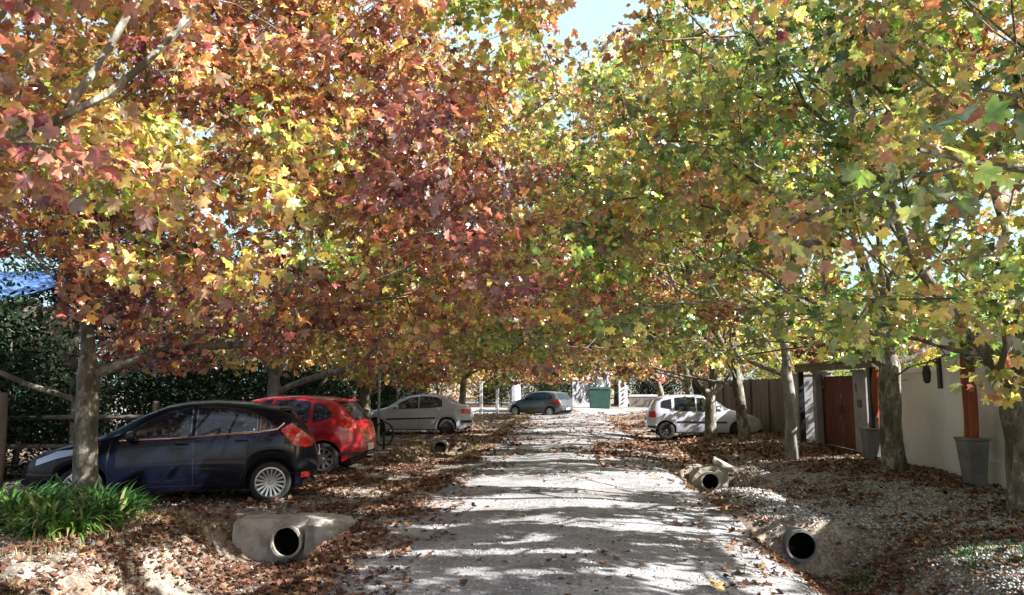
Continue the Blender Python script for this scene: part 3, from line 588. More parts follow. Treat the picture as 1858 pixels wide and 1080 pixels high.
# silver saloon
topS = [(0, .48), (.06, .62), (.25, .74), (.7, .86), (1.05, .93), (1.2, .97), (1.65, 1.25), (1.95, 1.36), (2.3, 1.41), (2.7, 1.42), (3.1, 1.38), (3.35, 1.30), (3.6, 1.16), (3.78, 1.06), (3.95, 1.03), (4.1, 1.0), (4.17, .93), (4.2, .62)]
beltS = [(0, .6), (.6, .78), (1.1, .86), (2, .90), (3.4, .97), (4, .95), (4.2, .9)]
BS = Body(4.2, 1.68, topS, beltS, .84, 3.30, sill=.21, Ra=.34, zc=.285, cap=(.66, .70), rd=(.8, .7))
pS = paint('silver_paint', (.52, .56, .68), .3)
wS = [([(1.45, .92), (2.3, .93)], [(1.45, .935), (1.75, 1.15), (2.0, 1.26), (2.3, 1.32)]), ([(2.36, .935), (3.12, .98)], [(2.36, 1.325), (2.75, 1.33), (3.0, 1.28), (3.12, 1.2)])]
a = radians(8); cx, cyy = car_at((-4.22, 25.9), a, BS.axr, BS.W / 2 - .1)
car('parked_car', (cx, cyy, float(H(-5.6, 26.5)) - .02), a, 'silver four-door saloon with dark tinted side windows on the left of the lane', BS, pS, .285, .19, 8, 'steel', 'wide', wins=wS, seams=[[(2.33, .92), (2.34, .3)], [(3.15, .95), (2.95, .55), (2.9, .3)]], handles=((2.15, .82), (2.95, .86)), screen=(1.24, 1.92, .92, .92), rear=(3.32, 3.72, .9, .86),
    tail=([(3.80, .76), (4.12, .72)], [(3.80, .90), (4.12, .92)]), head=([(.25, .58), (.8, .7)], [(.25, .66), (.8, .80)]), mould=[(1.2, .56), (2.9, .6)], plate=.58, mirror=(1.58, .95), bumper=(.42, .52))
# white hatchback, nose to the right
topW = [(0, .5), (.06, .68), (.3, .82), (.7, .93), (.98, 1.0), (1.12, 1.05), (1.5, 1.32), (1.75, 1.44), (2.1, 1.50), (2.7, 1.51), (3.2, 1.47), (3.45, 1.42), (3.55, 1.33), (3.68, 1.08), (3.74, .96), (3.8, .90), (3.84, .62)]
beltW = [(0, .62), (.5, .82), (1, .9), (2, .93), (3.3, .96), (3.84, .94)]
BW = Body(3.84, 1.66, topW, beltW, .78, 3.22, sill=.24, Ra=.345, zc=.295, cap=(.66, .74), rd=(.8, .6), tumble=.3)
pW = paint('white_paint_car', (.56, .60, .70), .1)
wW = [([(1.38, .955), (2.15, .96)], [(1.38, .98), (1.6, 1.2), (1.85, 1.35), (2.15, 1.41)]), ([(2.22, .96), (2.90, .97)], [(2.22, 1.415), (2.6, 1.42), (2.90, 1.40)]), ([(3.02, 1.02), (3.36, 1.08)], [(3.02, 1.36), (3.3, 1.30), (3.36, 1.24)])]
a = pi - radians(2); lx, ly = BW.axr, BW.W / 2 - .1; cx = 2.99 - (cos(a) * lx - sin(a) * ly); cyy = 24.5 - (sin(a) * lx + cos(a) * ly)
car('parked_car', (cx, cyy, float(H(4, 24.4)) - .04), a, 'white boxy hatchback parked behind the low forking tree on the right, dark steel wheels', BW, pW, .295, .19, 8, 'steel', 'wide', wins=wW, seams=[[(2.18, .95), (2.18, .3)], [(2.96, .97), (2.9, .6), (2.84, .3)]], handles=((2.05, .86), (2.8, .87)), screen=(1.14, 1.72, .93, .93), rear=(3.48, 3.66, .88, .86),
    tail=([(3.56, .74), (3.78, .74)], [(3.56, .98), (3.78, .92)]), head=([(.22, .62), (.75, .72)], [(.22, .74), (.75, .86)]), mould=[(1.2, .58), (2.85, .6)], plate=.62, mirror=(1.5, .99), bumper=(.38, .46)).scale = (.95, .95, .95)
# far dark hatchback
pD = paint('graphite_paint', (.10, .105, .11), .5)
BD = Body(4.0, 1.7, topR, beltR, .82, 3.32, sill=.23, Ra=.35, zc=.30, cap=(.64, .68), rd=(.8, .75))
a = radians(-34); cx, cyy = car_at((-1.0, 42.9), a, BD.axr, BD.W / 2 - .1)
car('parked_car', (cx, cyy, float(H(-2, 44)) - .1), a, 'small dark grey hatchback far down the lane at the junction', BD, pD, .30, .205, 8, 'alloy', 'wide', wins=wR, screen=(1.12, 1.82, .93, .93), rear=(3.57, 3.86, .9, .84),
    tail=([(3.60, .84), (3.90, .80)], [(3.60, 1.0), (3.90, .94)]), head=([(.22, .6), (.9, .76)], [(.22, .70), (.9, .86)]), plate=.42, mirror=(1.48, .99), handles=((2.15, .86), (2.9, .88)))

# ------------------------------------------------------------------ CULVERTS
def pipe(c, r_in, r_out, length, parent, m='conc', dp=.19):
    q = MB(); x, y, z = c; q.lathe([(r_in, 0), (r_in, length), (r_out, length), (r_out, 0)], 40, 'y', (x, y, z), closed=True); q.build('pipe', m, parent, smooth=40, recalc=True)
    q = MB(); q.lathe([(r_in - .003, .04), (r_in - .003, dp), (0, dp)], 32, 'y', (x, y, z)); q.build('pipe_lining', 'hole', parent, smooth=40)  # near-black lining and end disc stand in for shade inside the pipe
t = thing('culvert', (-3.55, 9.35, -.5), 'beige concrete culvert headwall with a round pipe mouth in the near left ditch', 'culvert', 'drain culverts under the crossings')
q = MB(); q.prism([(-.62, -.25), (-.70, .10), (-.70, .36), (-.64, .43), (.02, .45), (.06, .47), (.50, .47), (.50, -.25)], .02, .34); q.build('headwall', 'conc', t)
q = MB(); q.box((.33, -.26, -.2), (.80, .30, .475), rz=-.5, taper=.94, bev=.07); q.build('wing_block', 'conc', t)
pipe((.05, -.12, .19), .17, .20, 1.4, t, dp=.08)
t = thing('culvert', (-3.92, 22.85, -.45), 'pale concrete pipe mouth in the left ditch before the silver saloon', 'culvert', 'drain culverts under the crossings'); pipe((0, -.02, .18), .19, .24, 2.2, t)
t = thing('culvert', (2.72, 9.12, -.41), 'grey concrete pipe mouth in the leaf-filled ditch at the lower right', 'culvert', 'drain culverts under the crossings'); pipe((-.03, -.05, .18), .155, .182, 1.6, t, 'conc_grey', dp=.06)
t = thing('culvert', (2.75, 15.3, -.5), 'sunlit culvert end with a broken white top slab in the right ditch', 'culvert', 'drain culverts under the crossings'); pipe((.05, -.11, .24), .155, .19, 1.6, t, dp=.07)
q = MB(); q.prism([(-.34, .0), (-.28, .30), (-.12, .47), (.14, .53), (.40, .50), (.44, .30), (.38, .0)], .03, .42); q.build('headwall', 'conc', t)
q = MB(); q.box((.16, .0, .50), (.60, .55, .58), rz=-.2, bev=.02, tilt=Matrix.Rotation(radians(28), 3, 'Y')); q.build('top_slab', 'conc', t); q = MB(); q.box((-.62, .0, .02), (-.34, .3, .26), rz=.4, bev=.04, taper=.7); q.build('loose_block', 'conc', t)

# weathered edges: chop the cast concrete up and push its skin in and out
import bmesh
for o in list(bpy.data.objects):
    if o.name.split('.')[0] in ('headwall', 'wing_block', 'top_slab', 'loose_block', 'pipe'):
        b = bmesh.new(); b.from_mesh(o.data); bmesh.ops.triangulate(b, faces=[f for f in b.faces if len(f.verts) > 4])
        for _ in range(5 if o.name[0] != 'p' else 1):
            bmesh.ops.subdivide_edges(b, edges=[e for e in b.edges if e.calc_length() > .05], cuts=1, use_grid_fill=True)
        b.normal_update(); am = .010 if o.name[0] == 'p' else .014
        for v in b.verts:
            c = v.co + Vector(o.parent.location); v.co += v.normal * am * (float(vn(c.x * 1 + c.z * .7, c.y + c.z, .085)) * 1.2 + float(vn(c.z + c.x, c.x - c.y, .03)) * .5 - .95)
        b.to_mesh(o.data); b.free(); o.data.polygons.foreach_set('use_smooth', [True] * len(o.data.polygons)); o.data.set_sharp_from_angle(angle=radians(42))
# ------------------------------------------------------------------ RIGHT WALL, GATE
def wall(name, x, y0, y1, z1, m, label, cap=None, th=.2, base=True, coping='whitepaint'):
    zb = float(H(x, (y0 + y1) / 2)) - .25; t = thing(name, (x, (y0 + y1) / 2, 0), label, 'wall')
    hl = (y1 - y0) / 2; q = MB(); q.box((0, -hl, zb), (th, hl, z1)); q.build('panel', m, t)
    if base: q = MB(); q.box((-.03, -hl, zb), (-.002, hl, .48), bev=.008); q.build('plinth', m, t)
    if cap: q = MB(); q.box((-.04, -hl - .0, z1 + .001), (th + .04, hl, z1 + cap), bev=.01); q.build('coping', coping, t)
    return t
XW = 6.5
wall('garden_wall', XW + .0, 7.2, 13.45, 2.50, 'cream', 'tall cream stucco wall with a raised plinth behind the cut-off tree', .06)
wall('garden_wall', XW + .06, 13.46, 15.38, 1.86, 'stucco', 'low white wall with a sunlit top behind the brown tree trunk', .09, base=False)
wall('garden_wall', XW, 21.85, 22.3, 1.86, 'grey_wall', 'short grey wall between the gate post and the board fence', .04, base=False, coping='grey_wall')
def pillar(y0, y1, z1, m, label, x0=XW - .12, x1=XW + .3):
    t = thing('gate_pillar', ((x0 + x1) / 2, (y0 + y1) / 2, 0), label, 'pillar'); hx, hy = (x1 - x0) / 2, (y1 - y0) / 2
    q = MB(); q.box((-hx, -hy, -.1), (hx, hy, z1), bev=.012); q.build('shaft', m, t); q = MB(); q.box((-hx - .03, -hy - .03, z1 + .001), (hx + .03, hy + .03, z1 + .05), bev=.01); q.build('cap', m, t); return t
tp = pillar(16.55, 17.25, 1.92, 'grey_wall', 'grey gate pillar with a black mailbox slot right of the red gate')
q = MB(); q.box((-.225, -.12, 1.15), (-.212, .10, 1.32), bev=.004); q.build('mailbox_slot', 'black', tp); q = MB(); q.box((-.222, .12, 1.5), (-.212, .17, 1.68)); q.build('intercom', 'black', tp)
pillar(19.75, 20.0, 1.95, 'grey_wall', 'narrow grey pillar on the left of the red gate')
pillar(20.75, 21.8, 1.92, 'grey_wall', 'broad grey pillar behind the slender pale tree')
t = thing('gate', (XW + .05, 18.5, 0), 'two-leaf red-brown timber gate in the wall on the right', 'gate')
for s in (0, 1):
    q = MB(); y0 = -1.16 + s * 1.17
    for k in range(8): q.box((0, y0 + k * .143, .17), (.05, y0 + k * .143 + .139, 1.86), bev=.004)
    lf = q.build('gate_leaf', 'redwood', t)
    q = MB(); q.tube([(-.03, (.02 if s == 0 else .0) + (-.12 if s == 0 else .12), .95), (-.03, (-.12 if s == 0 else .12), 1.15)], .012, 6); q.build('handle', 'black', lf)
q = MB(); q.box((-.02, -1.24, .1), (.08, -1.18, 1.9)); q.box((-.02, 1.18, .1), (.08, 1.24, 1.9)); q.box((-.02, -1.18, .1), (.07, 1.18, .15)); q.box((.051, -1.18, 1.5), (.075, 1.18, 1.6)); q.build('frame', 'black', t)
# porch beam over the gate
t = thing('gate_canopy', (XW - .1, 18.1, 0), 'weathered timber lintel on dark posts running above the red gate', 'canopy')
q = MB(); q.box((-.3, -2.6, 2.12), (.45, 2.5, 2.2), bev=.01); q.build('roof_board', 'greywood', t)
q = MB(); q.box((-.28, -2.6, 1.99), (-.16, 2.5, 2.118), bev=.01); q.build('beam', 'oldwood', t)
for yy in (-2.45, 2.2):
    q = MB(); q.box((-.30, yy - .07, -.05), (-.16, yy + .07, 1.988), bev=.008); q.build('post', 'black', t)
# wicket beside the gate: black slit between pillar and wall
t = thing('wicket_gate', (XW + .05, 15.95, 0), 'narrow black metal wicket between the grey pillar and the white wall', 'gate'); q = MB()
q.box((0, -.36, .12), (.04, -.31, 1.86)); q.box((0, .31, .12), (.04, .36, 1.86)); q.box((0, -.31, 1.8), (.04, .31, 1.86)); q.box((0, -.31, .12), (.04, .31, .18)); q.build('frame', 'black', t)
q = MB()
for k in range(7): q.box((.008, -.29 + k * .085, .18), (.03, -.25 + k * .085, 1.8))
q.build('bars', 'black', t)
def planter(x, y, w0, w1, h, label, log_label, ztop, lean, n=2, th=.085):
    z = float(H(x, y)) - .04; t = thing('planter', (x, y, z), label, 'planter', 'tapered planters by the entrances'); q = MB()
    q.box((-w0 / 2, -w0 / 2, 0), (w0 / 2, w0 / 2, h), taper=w1 / w0, bev=.01); q.build('pot', 'conc_grey', t); q = MB(); q.box((-w1 / 2 - .015, -w1 / 2 - .015, h + .001), (w1 / 2 + .015, w1 / 2 + .015, h + .04), bev=.01); q.build('rim', 'conc_grey', t)
    p = thing('log_post', (x, y, z + h + .04), log_label, 'post', 'reddish logs standing in the planters'); q = MB()
    for k in range(n):
        oy = (k - (n - 1) / 2) * th * 2.15; P = [(0.01 * sin(i * 1.3 + k) + lean[0] * i / 6, oy + lean[1] * i / 6 + .012 * sin(i * 2 + k * 2), (ztop - z - h - .04) * i / 6) for i in range(7)]
        q.tube(P, [th * (1.02 + .06 * sin(i * 1.7 + k)) for i in range(7)], 12)
    q.build('log', 'rustpole', p, smooth=50)
planter(6.14, 11.95, .23, .34, .72, 'tall tapered grey planter against the cream wall near the right edge', 'pair of upright orange-red logs rising from the near planter', 2.75, (.02, -.03), 2, .066)
planter(6.2, 15.75, .32, .42, .66, 'grey planter half hidden by the brown tree trunk beside the wicket', 'leaning orange-red logs in the planter left of the brown tree trunk', 1.95, (.0, -.16), 2, .07)
t = thing('wall_lantern', (XW - .02, 13.5, 1.6), 'black lantern on a bracket at the corner of the cream wall', 'lantern')
q = MB(); q.box((-.03, -.05, -.03), (.02, .05, .5), bev=.005); q.tube([(-.02, 0, .42), (-.16, 0, .46), (-.22, 0, .36)], .016, 6); q.build('bracket', 'black', t)
q = MB(); q.lathe([(0, .12), (.05, .10), (.075, -.02), (.06, -.16), (.03, -.2), (0, -.2)], 8, 'z', (-.22, 0, .26)); q.build('lamp_body', 'black', t)
# board fence further on
t = thing('board_fence', (XW + .02, 29.5, 0), 'dark weathered board fence running on behind the white hatchback', 'fence')
q = MB(); rr = random.Random(4)
for k in range(96): y0 = -7.2 + k * .15; q.box((rr.uniform(-.006, .006), y0, -.1), (.03, y0 + .143, 1.86 + rr.uniform(-.015, .015)))
q.build('boards', 'greywood', t); q = MB()
for k in range(7): q.box((-.07, -7.2 + k * 2.38, -.1), (-.008, -7.2 + k * 2.38 + .1, 1.9), bev=.006)
q.build('posts', 'oldwood', t)

# ------------------------------------------------------------------ SHRUBS, HEDGES, BACKDROP TREES
def shrub(name, x, y, h, rx, ry, label, cat='shrub', m='green', n=9000, size=.055, tint=.45, group=None, shape=SH_OVAL, zc=.5, stem=.05, low=.05, bark='bark', na=60):
    PN[0] += 1; rng = np.random.default_rng(PN[0] * 13); z0 = float(H(x, y)) - .04; t = thing(name, (x, y, z0), label, cat, group)
    A = crown_points(na, (0, 0, h * zc), (rx, ry, h * (1 - zc) * .97), rng, shell=.35, zmin=lambda q: low, lump=.5)
    P, par = grow([[(0, 0, 0), (0.02, 0, max(.15, min(h * .35, 2.2)))]], A, step=.6, rng=rng); wood(P, par, stem, .008, .4).build('trunk' if cat == 'tree' else 'stem', bark, t, smooth=60)
    C = A[rng.integers(0, len(A), n)]; r = (rx * ry * h) ** (1 / 3); off = unit(rng.normal(0, 1, (n, 3))) * (rng.random(n) ** .4)[:, None] * r * .34; Lp = C + off; Lp[:, 2] = np.maximum(Lp[:, 2], low)
    nn = rng.normal(0, .7, (n, 3)) + unit(off) * .5 + np.array([0, 0, .6]); T = unit(off) + rng.normal(0, .6, (n, 3))
    leaves('crown' if cat == 'tree' else 'foliage', Lp, T, nn, size * (.7 + .6 * rng.random(n)), tint + rng.normal(0, .2, n), .7 + .5 * rng.random(n), shape, M[m], t)
    return t
GH = 'dark evergreen shrubs behind the parked cars'
hedges = [(-10.2, 13.2, 2.3, 1.5, 'dark round shrub behind the bonnet of the navy car'), (-8.4, 15.8, 2.6, 1.6, 'dark shrub rising above the roof of the navy car'), (-9.9, 18.6, 3.2, 1.8, 'tall dark shrub left of the grey trunk behind the red hatchback'),
          (-8.3, 20.8, 2.4, 1.6, 'dense dark shrub above the red hatchback roof'), (-9.2, 24.2, 2.7, 1.7, 'dark shrub between the red hatchback and the silver saloon'), (-9.4, 28.3, 2.6, 1.8, 'dark shrub behind the silver saloon bonnet'),
          (-8.6, 32.5, 2.4, 1.7, 'dark shrub behind the silver saloon boot'), (-8.4, 37.2, 2.3, 1.7, 'shrub just left of the white post pair'), (-11.6, 10.6, 2.0, 1.5, 'low dark shrub by the rail fence at the left edge')]
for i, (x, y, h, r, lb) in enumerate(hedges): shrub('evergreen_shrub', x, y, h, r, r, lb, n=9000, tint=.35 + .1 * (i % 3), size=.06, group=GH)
GT = 'tall dark trees standing behind the left row'
backs = [(-12.4, 13.6, 3.7, 2.0, 'bushy conifer at the left edge in front of the blue roof', 'conifer_tree'), (-13.2, 20.5, 7.5, 3.0, 'dark evergreen tree behind the tall shrub on the left', 'evergreen_tree'), (-13.4, 27.5, 7.5, 3.2, 'dark evergreen tree back left beyond the red hatchback', 'evergreen_tree'),
         (-12.6, 34.5, 7.0, 3.2, 'dark evergreen tree back left beyond the silver saloon', 'evergreen_tree'), (-11, 43, 7.0, 3.2, 'evergreen tree on the left near the junction', 'evergreen_tree')]
for x, y, h, r, lb, nm in backs: shrub(nm, x, y, h, r, r, lb, 'tree', n=15000, size=.09, tint=.3, group=GT, zc=.52, stem=.14, low=.6, na=110)
GG = 'yellow-green garden trees behind the right wall'
for x, y, h, r, lb in [(10.5, 12.5, 4.3, 2.0, 'lime-coloured garden tree behind the cream wall'), (10.5, 18.5, 4.2, 2.3, 'bright yellow-green garden tree above the red gate'), (10.8, 25, 4.6, 2.6, 'yellow-green garden tree behind the board fence'), (10.5, 32, 4.8, 2.8, 'garden tree at the far end of the board fence')]:
    shrub('garden_tree', x, y, h, r, r, lb, 'tree', 'garden', n=9000, size=.075, tint=.45, group=GG, zc=.58, stem=.09, low=.8, na=90)
GF = 'autumn trees beyond the junction'
for i, (x, y, h, r, tn, lb) in enumerate([(-9, 64, 9, 4.2, .55, 'golden tree beyond the junction on the far left'), (-2.5, 68, 9.5, 4.4, .6, 'rust-coloured tree beyond the junction behind the far car'), (4.5, 70, 10, 4.4, .5, 'olive-gold tree behind the black and white mural'),
        (11, 67, 9, 4.2, .52, 'ochre tree beyond the junction right of the mural'), (18, 62, 9, 4.2, .4, 'greenish tree beyond the junction on the right'), (-16, 60, 9, 4.4, .35, 'green-gold tree at the far left beyond the junction'), (1, 84, 12, 5.5, .4, 'tall pale tree rising farthest away above the mural')]):
    shrub('autumn_tree', x, y, h, r, r, lb, 'tree', 'leaf', n=11000, size=.16, tint=tn, group=GF, shape=SH_MIN, zc=.55, stem=.2, low=.7, na=110)
for i, (x, y, lb) in enumerate([(-5.5, 62, 'dark clipped bush at the junction behind the far car'), (-1.2, 63, 'dark bush left of the mural'), (7.5, 65, 'dark bush behind the low white-capped wall'), (12, 64, 'dark bush at the right end of the low white-capped wall')]):
    shrub('evergreen_shrub', x, y, 2.6, 2.2, 1.5, lb, n=6000, size=.09, tint=.4, group='bushes at the junction')
# slender bare stems of young trees on the left
GS = 'slender young trunks behind the left cars'
for i, (x, y, lb) in enumerate([(-7.4, 21.3, 'thin pale trunk left of the green post'), (-7.3, 25.0, 'thin pale trunk above the silver saloon bonnet'), (-6.6, 28.5, 'thin pale trunk directly above the silver saloon roof'), (-5.9, 33.5, 'thin pale trunk behind the silver saloon boot'), (-8.6, 17.9, 'thin pale trunk above the red hatchback roof')]):
    shrub('young_tree', x, y, 4.2, 1.3, 1.3, lb, 'tree', 'leaf', n=900, size=.1, tint=.55, group=GS, shape=SH_MIN, zc=.72, stem=.055, low=2.0, bark='bark_pale', na=24)

# ------------------------------------------------------------------ LEFT YARD: shed with blue roof, rail fence, posts, pole with ring
t = thing('garden_shed', (-15.1, 17.5, 0), 'shed with a bright blue sheet roof glimpsed through leaves at the left edge', 'shed')
q = MB(); q.box((-2.5, -1.5, -.2), (2.0, 1.5, 3.6)); q.build('wall', 'oldwood', t)
q = MB(); G = []
for i in range(60):
    xx = -3 + 5.5 * i / 59; G.append([(xx, -2.0, 3.5 + .03 * sin(i * 1.6)), (xx, 2.0, 4.85 + .03 * sin(i * 1.6))])
q.grid(G); q.grid([[(a[0], a[1], a[2] - .04) for a in r] for r in G], flip=True); q.build('roof', 'blueroof', t, smooth=True)
t = thing('rail_fence', (-9.3, 12.6, 0), 'weathered wooden rail fence behind the bonnet of the navy car', 'fence')
for k in range(4):
    q = MB(); q.tube([(-2.4 + k * 1.5, 0, -.2), (-2.4 + k * 1.5, 0, 1.35)], .055, 8); q.build('post', 'oldwood', t, smooth=True)
for zz in (.55, 1.05):
    q = MB(); q.tube([(-2.5, -.07, zz), (2.2, -.07, zz + .03)], .04, 8); q.build('rail', 'oldwood', t, smooth=True)
t = thing('wooden_post', (-7.95, 10.0, .0), 'brown wooden post at the very left edge before the navy car', 'post'); q = MB(); q.tube([(0, 0, -.1), (.01, 0, .7), (-.01, 0, 1.52)], [.06, .055, .05], 10, rough=.04); q.build('shaft', 'oldwood', t, smooth=True)
t = thing('metal_pole', (-5.05, 19.7, float(H(-5.05, 19.7))), 'thin pale green metal pole beyond the red hatchback', 'pole'); q = MB(); q.tube([(0, 0, -.1), (0, 0, 1.95)], .035, 10); q.lathe([(0, 1.99), (.03, 1.98), (.045, 1.94), (.036, 1.93)], 12); q.build('shaft', 'palegreen', t, smooth=True)
t = thing('hose_reel', (-4.88, 19.6, float(H(-4.9, 19.6))), 'dark green coiled hose leaning on the pale green pole', 'hose'); q = MB()
P = [(.26 * cos(i * .3) * (1 + .06 * sin(i * .11)), -.02 * sin(i * .09) + .03 * (i / 90), .42 + .30 * sin(i * .3)) for i in range(100)]; q.tube(P, .02, 6); q.build('coil', 'greenpaint', t, smooth=True)
q = MB(); q.box((-.03, .02, .0), (.03, .06, .45), bev=.005); q.build('stake', 'greenpaint', t)
for x, y, h, lb in [(-4.2, 44.4, 1.85, 'white post left of the far dark car'), (-5.3, 45.5, 1.9, 'second white post farther left of the far dark car')]:
    t = thing('white_post', (x, y, float(H(x, y))), lb, 'post'); q = MB(); q.box((-.09, -.09, -.1), (.09, .09, h), bev=.01); q.build('shaft', 'whitepaint', t); q = MB(); q.box((-.12, -.12, h + .001), (.12, .12, h + .06), bev=.02); q.build('cap', 'whitepaint', t)
wall('boundary_wall', -3.6, 48.0, 54.0, 2.0, 'grey_wall', 'grey wall behind the far dark car on the left', .06, base=False)

# ------------------------------------------------------------------ JUNCTION END: patterned wall, container, low wall
t = thing('mural_wall', (2.1, 62, -.2), 'white gabled wall with black branching strokes at the end of the lane', 'wall')
q = MB(); q.prism([(-1.7, 0), (-1.7, 2.2), (-1.0, 2.9), (.2, 3.9), (.9, 3.7), (1.4, 3.2), (1.4, 0)], 0, .25); q.build('panel', 'mural', t)
q = MB(); rr = random.Random(9)
for k in range(130):
    x0 = rr.uniform(-1.5, 1.1); z0 = rr.uniform(.3, 3.1); an = rr.uniform(.4, 2.2); pts = []; wd = rr.uniform(.07, .16)
    for i in range(6): pts.append((x0, z0)); x0 += cos(an) * .14; z0 += sin(an) * .14; an += rr.uniform(-.5, .5)
    if max(p[1] for p in pts) > 3.2 or min(p[0] for p in pts) < -1.62 or max(p[0] for p in pts) > 1.32 or max(p[1] - (2.2 + .8 * (p[0] + 1.7)) for p in pts) > 0: continue
    G = [[(p[0] - wd * .5 * (1 - abs(i - 2.5) / 4), -.006 - k * .0004, p[1]), (p[0] + wd * .5 * (1 - abs(i - 2.5) / 4), -.006 - k * .0004, p[1])] for i, p in enumerate(pts)]; q.grid(G)
q.build('strokes', 'ink', t)  # irregular black strokes set over the pale panel
t = thing('white_pillar', (4.55, 62, -.2), 'white pillar with dark streaks right of the mural', 'pillar'); q = MB(); q.box((-.35, 0, 0), (.35, .5, 3.6), bev=.02); q.build('shaft', 'mural', t); q = MB()
for k in range(9): z0 = .3 + k * .36; q.grid([[(-.3 + .07 * (k % 3), -.004, z0), (-.15 + .07 * (k % 3), -.004, z0)], [(-.05 + .1 * (k % 2), -.004, z0 + .24), (.1 + .1 * (k % 2), -.004, z0 + .24)]])
q.build('streaks', 'ink', t)
t = thing('waste_container', (2.45, 57.8, -.15), 'tall dark green waste container in front of the mural', 'container')
q = MB(); q.box((-.75, -.5, .1), (.75, .5, 1.55), taper=1.12, bev=.04); q.build('bin_body', 'greenpaint', t); q = MB(); q.box((-.9, -.62, 1.56), (.9, .62, 1.75), taper=.85, bev=.05); q.build('lid', 'greenpaint', t)
for sx in (-.6, .6):
    q = MB(); q.lathe([(.0, -.03), (.1, -.03), (.1, .03), (0, .03)], 14, 'x', (sx, -.42, .1)); q.build('wheel', 'rubber', t)
t = thing('low_wall', (9.5, 62.5, -.2), 'low dark wall with a bright white top rail beyond the junction', 'wall'); q = MB(); q.box((-4.4, 0, 0), (5, .2, 1.0)); q.build('panel', 'greywood', t); q = MB(); q.box((-4.45, -.05, 1.001), (5.05, .25, 1.14), bev=.02); q.build('coping', 'whitepaint', t)
# white house behind the right wall
t = thing('white_house', (15, 22, 0), 'white garden house seen in slivers above the right wall', 'house'); q = MB(); q.box((-2.5, -6, -.2), (2.5, 6, 3.1)); q.build('wall', 'stucco', t)
q = MB(); q.prism([(-2.8, 3.1), (0, 4.3), (2.8, 3.1)], -6.3, 6.3); q.build('roof', 'oldwood', t)
for k in range(4): q = MB(); q.box((-2.54, -4.8 + k * 2.8, 1.0), (-2.503, -3.6 + k * 2.8, 2.2), bev=.01); q.build('window', 'glass', t)

# ------------------------------------------------------------------ STRAP-LEAVED PLANTS, GRASS
def blades(n, cx, cy_, rx, ry, ln, wd, rng, droop=1.0, tint=.5, seg=6, up=.75):
    a = rng.random(n) * 2 * pi; r = np.sqrt(rng.random(n)); x = cx + rx * r * np.cos(a); y = cy_ + ry * r * np.sin(a); z = H(x, y) - .01
    out = a + rng.normal(0, .9, n); el = up + rng.normal(0, .22, n) - .25 * r; ll = ln * (.55 + .6 * rng.random(n)); w0 = wd * (.7 + .5 * rng.random(n))
    P = np.stack([x, y, z], 1); V = np.zeros((n, (seg + 1) * 2, 3)); d = np.stack([np.cos(out), np.sin(out)], 1); sdv = np.stack([-np.sin(out), np.cos(out), np.zeros(n)], 1)
    cur = P.copy(); ang = el * pi / 2
    for i in range(seg + 1):
        t = i / seg; w = w0 * (1 - t ** 2.2) * (.6 + .8 * min(1, t * 3)) * .5 + .0006
        V[:, 2 * i] = cur - sdv * w[:, None]; V[:, 2 * i + 1] = cur + sdv * w[:, None]
        st = ll / seg; cur = cur + np.stack([d[:, 0] * np.cos(ang) * st, d[:, 1] * np.cos(ang) * st, np.sin(ang) * st], 1); ang = ang - droop * (1.6 + .5 * rng.random(n)) / seg * (.4 + t)
    F = np.array([(2 * i, 2 * i + 1, 2 * i + 3, 2 * i + 2) for i in range(seg)]); k = (seg + 1) * 2
    F = (F[None] + (np.arange(n) * k)[:, None, None]).reshape(-1, 4)
    return V.reshape(-1, 3), F, np.repeat(tint + rng.normal(0, .22, n), seg), np.repeat(.8 + .4 * rng.random(n), seg)
def clump(name, label, cat, m, group, parts, kind=None):
    rng = np.random.default_rng(len(label)); Vs = []; Fs = []; T = []; Y = []; o = 0
    for p in parts:
        V, F, t, v = blades(rng=rng, **p); Vs.append(V); Fs.append(F + o); o += len(V); T.append(t); Y.append(v)
    ob = npmesh(name, np.concatenate(Vs), np.concatenate(Fs), M[m], dict(tint=np.clip(np.concatenate(T), 0, 1), vary=np.concatenate(Y)))
    return tag(ob, label, cat, group, kind)
GP = 'strap-leaved plants round the near left tree'
clump('agapanthus_plant', 'dark green strap-leaved clump directly under the near left tree', 'plant', 'blade', GP, [dict(n=480, cx=-6.0, cy_=8.85, rx=.5, ry=.3, ln=.46, wd=.028, tint=.25), dict(n=300, cx=-5.55, cy_=8.9, rx=.35, ry=.25, ln=.44, wd=.028, tint=.2)])
clump('agapanthus_plant', 'bright sunlit strap-leaved clump in front of the near left tree', 'plant', 'blade', GP, [dict(n=420, cx=-5.55, cy_=7.75, rx=.5, ry=.3, ln=.5, wd=.03, tint=.75, droop=1.25), dict(n=260, cx=-5.35, cy_=8.25, rx=.4, ry=.25, ln=.44, wd=.03, tint=.6)])
clump('agapanthus_plant', 'strap-leaved clump cut by the lower left edge', 'plant', 'blade', GP, [dict(n=420, cx=-6.2, cy_=8.0, rx=.4, ry=.45, ln=.48, wd=.03, tint=.6, droop=1.1)])
tufts = []
rg = np.random.default_rng(77)
for k in range(60):   # dry grass on the banks
    x = rg.choice([rg.uniform(-4.6, -4.1), rg.uniform(-3.1, -2.5)]); y = rg.uniform(16.5, 24); tufts.append(dict(n=60, cx=x, cy_=y, rx=.28, ry=.28, ln=.16, wd=.008, tint=.5, seg=3, droop=.6))
for k in range(40): tufts.append(dict(n=45, cx=rg.uniform(-5.5, -4.2), cy_=rg.uniform(5.5, 9.2), rx=.2, ry=.2, ln=.12, wd=.007, tint=.35, seg=3, droop=.8))
for k in range(60): tufts.append(dict(n=60, cx=rg.uniform(-6, -2), cy_=rg.uniform(30, 45), rx=.5, ry=.5, ln=.16, wd=.01, tint=.4, seg=3, droop=.6))
clump('dry_grass', 'straw-coloured grass tufts on the left ditch banks', 'grass', 'straw', None, tufts, 'stuff')
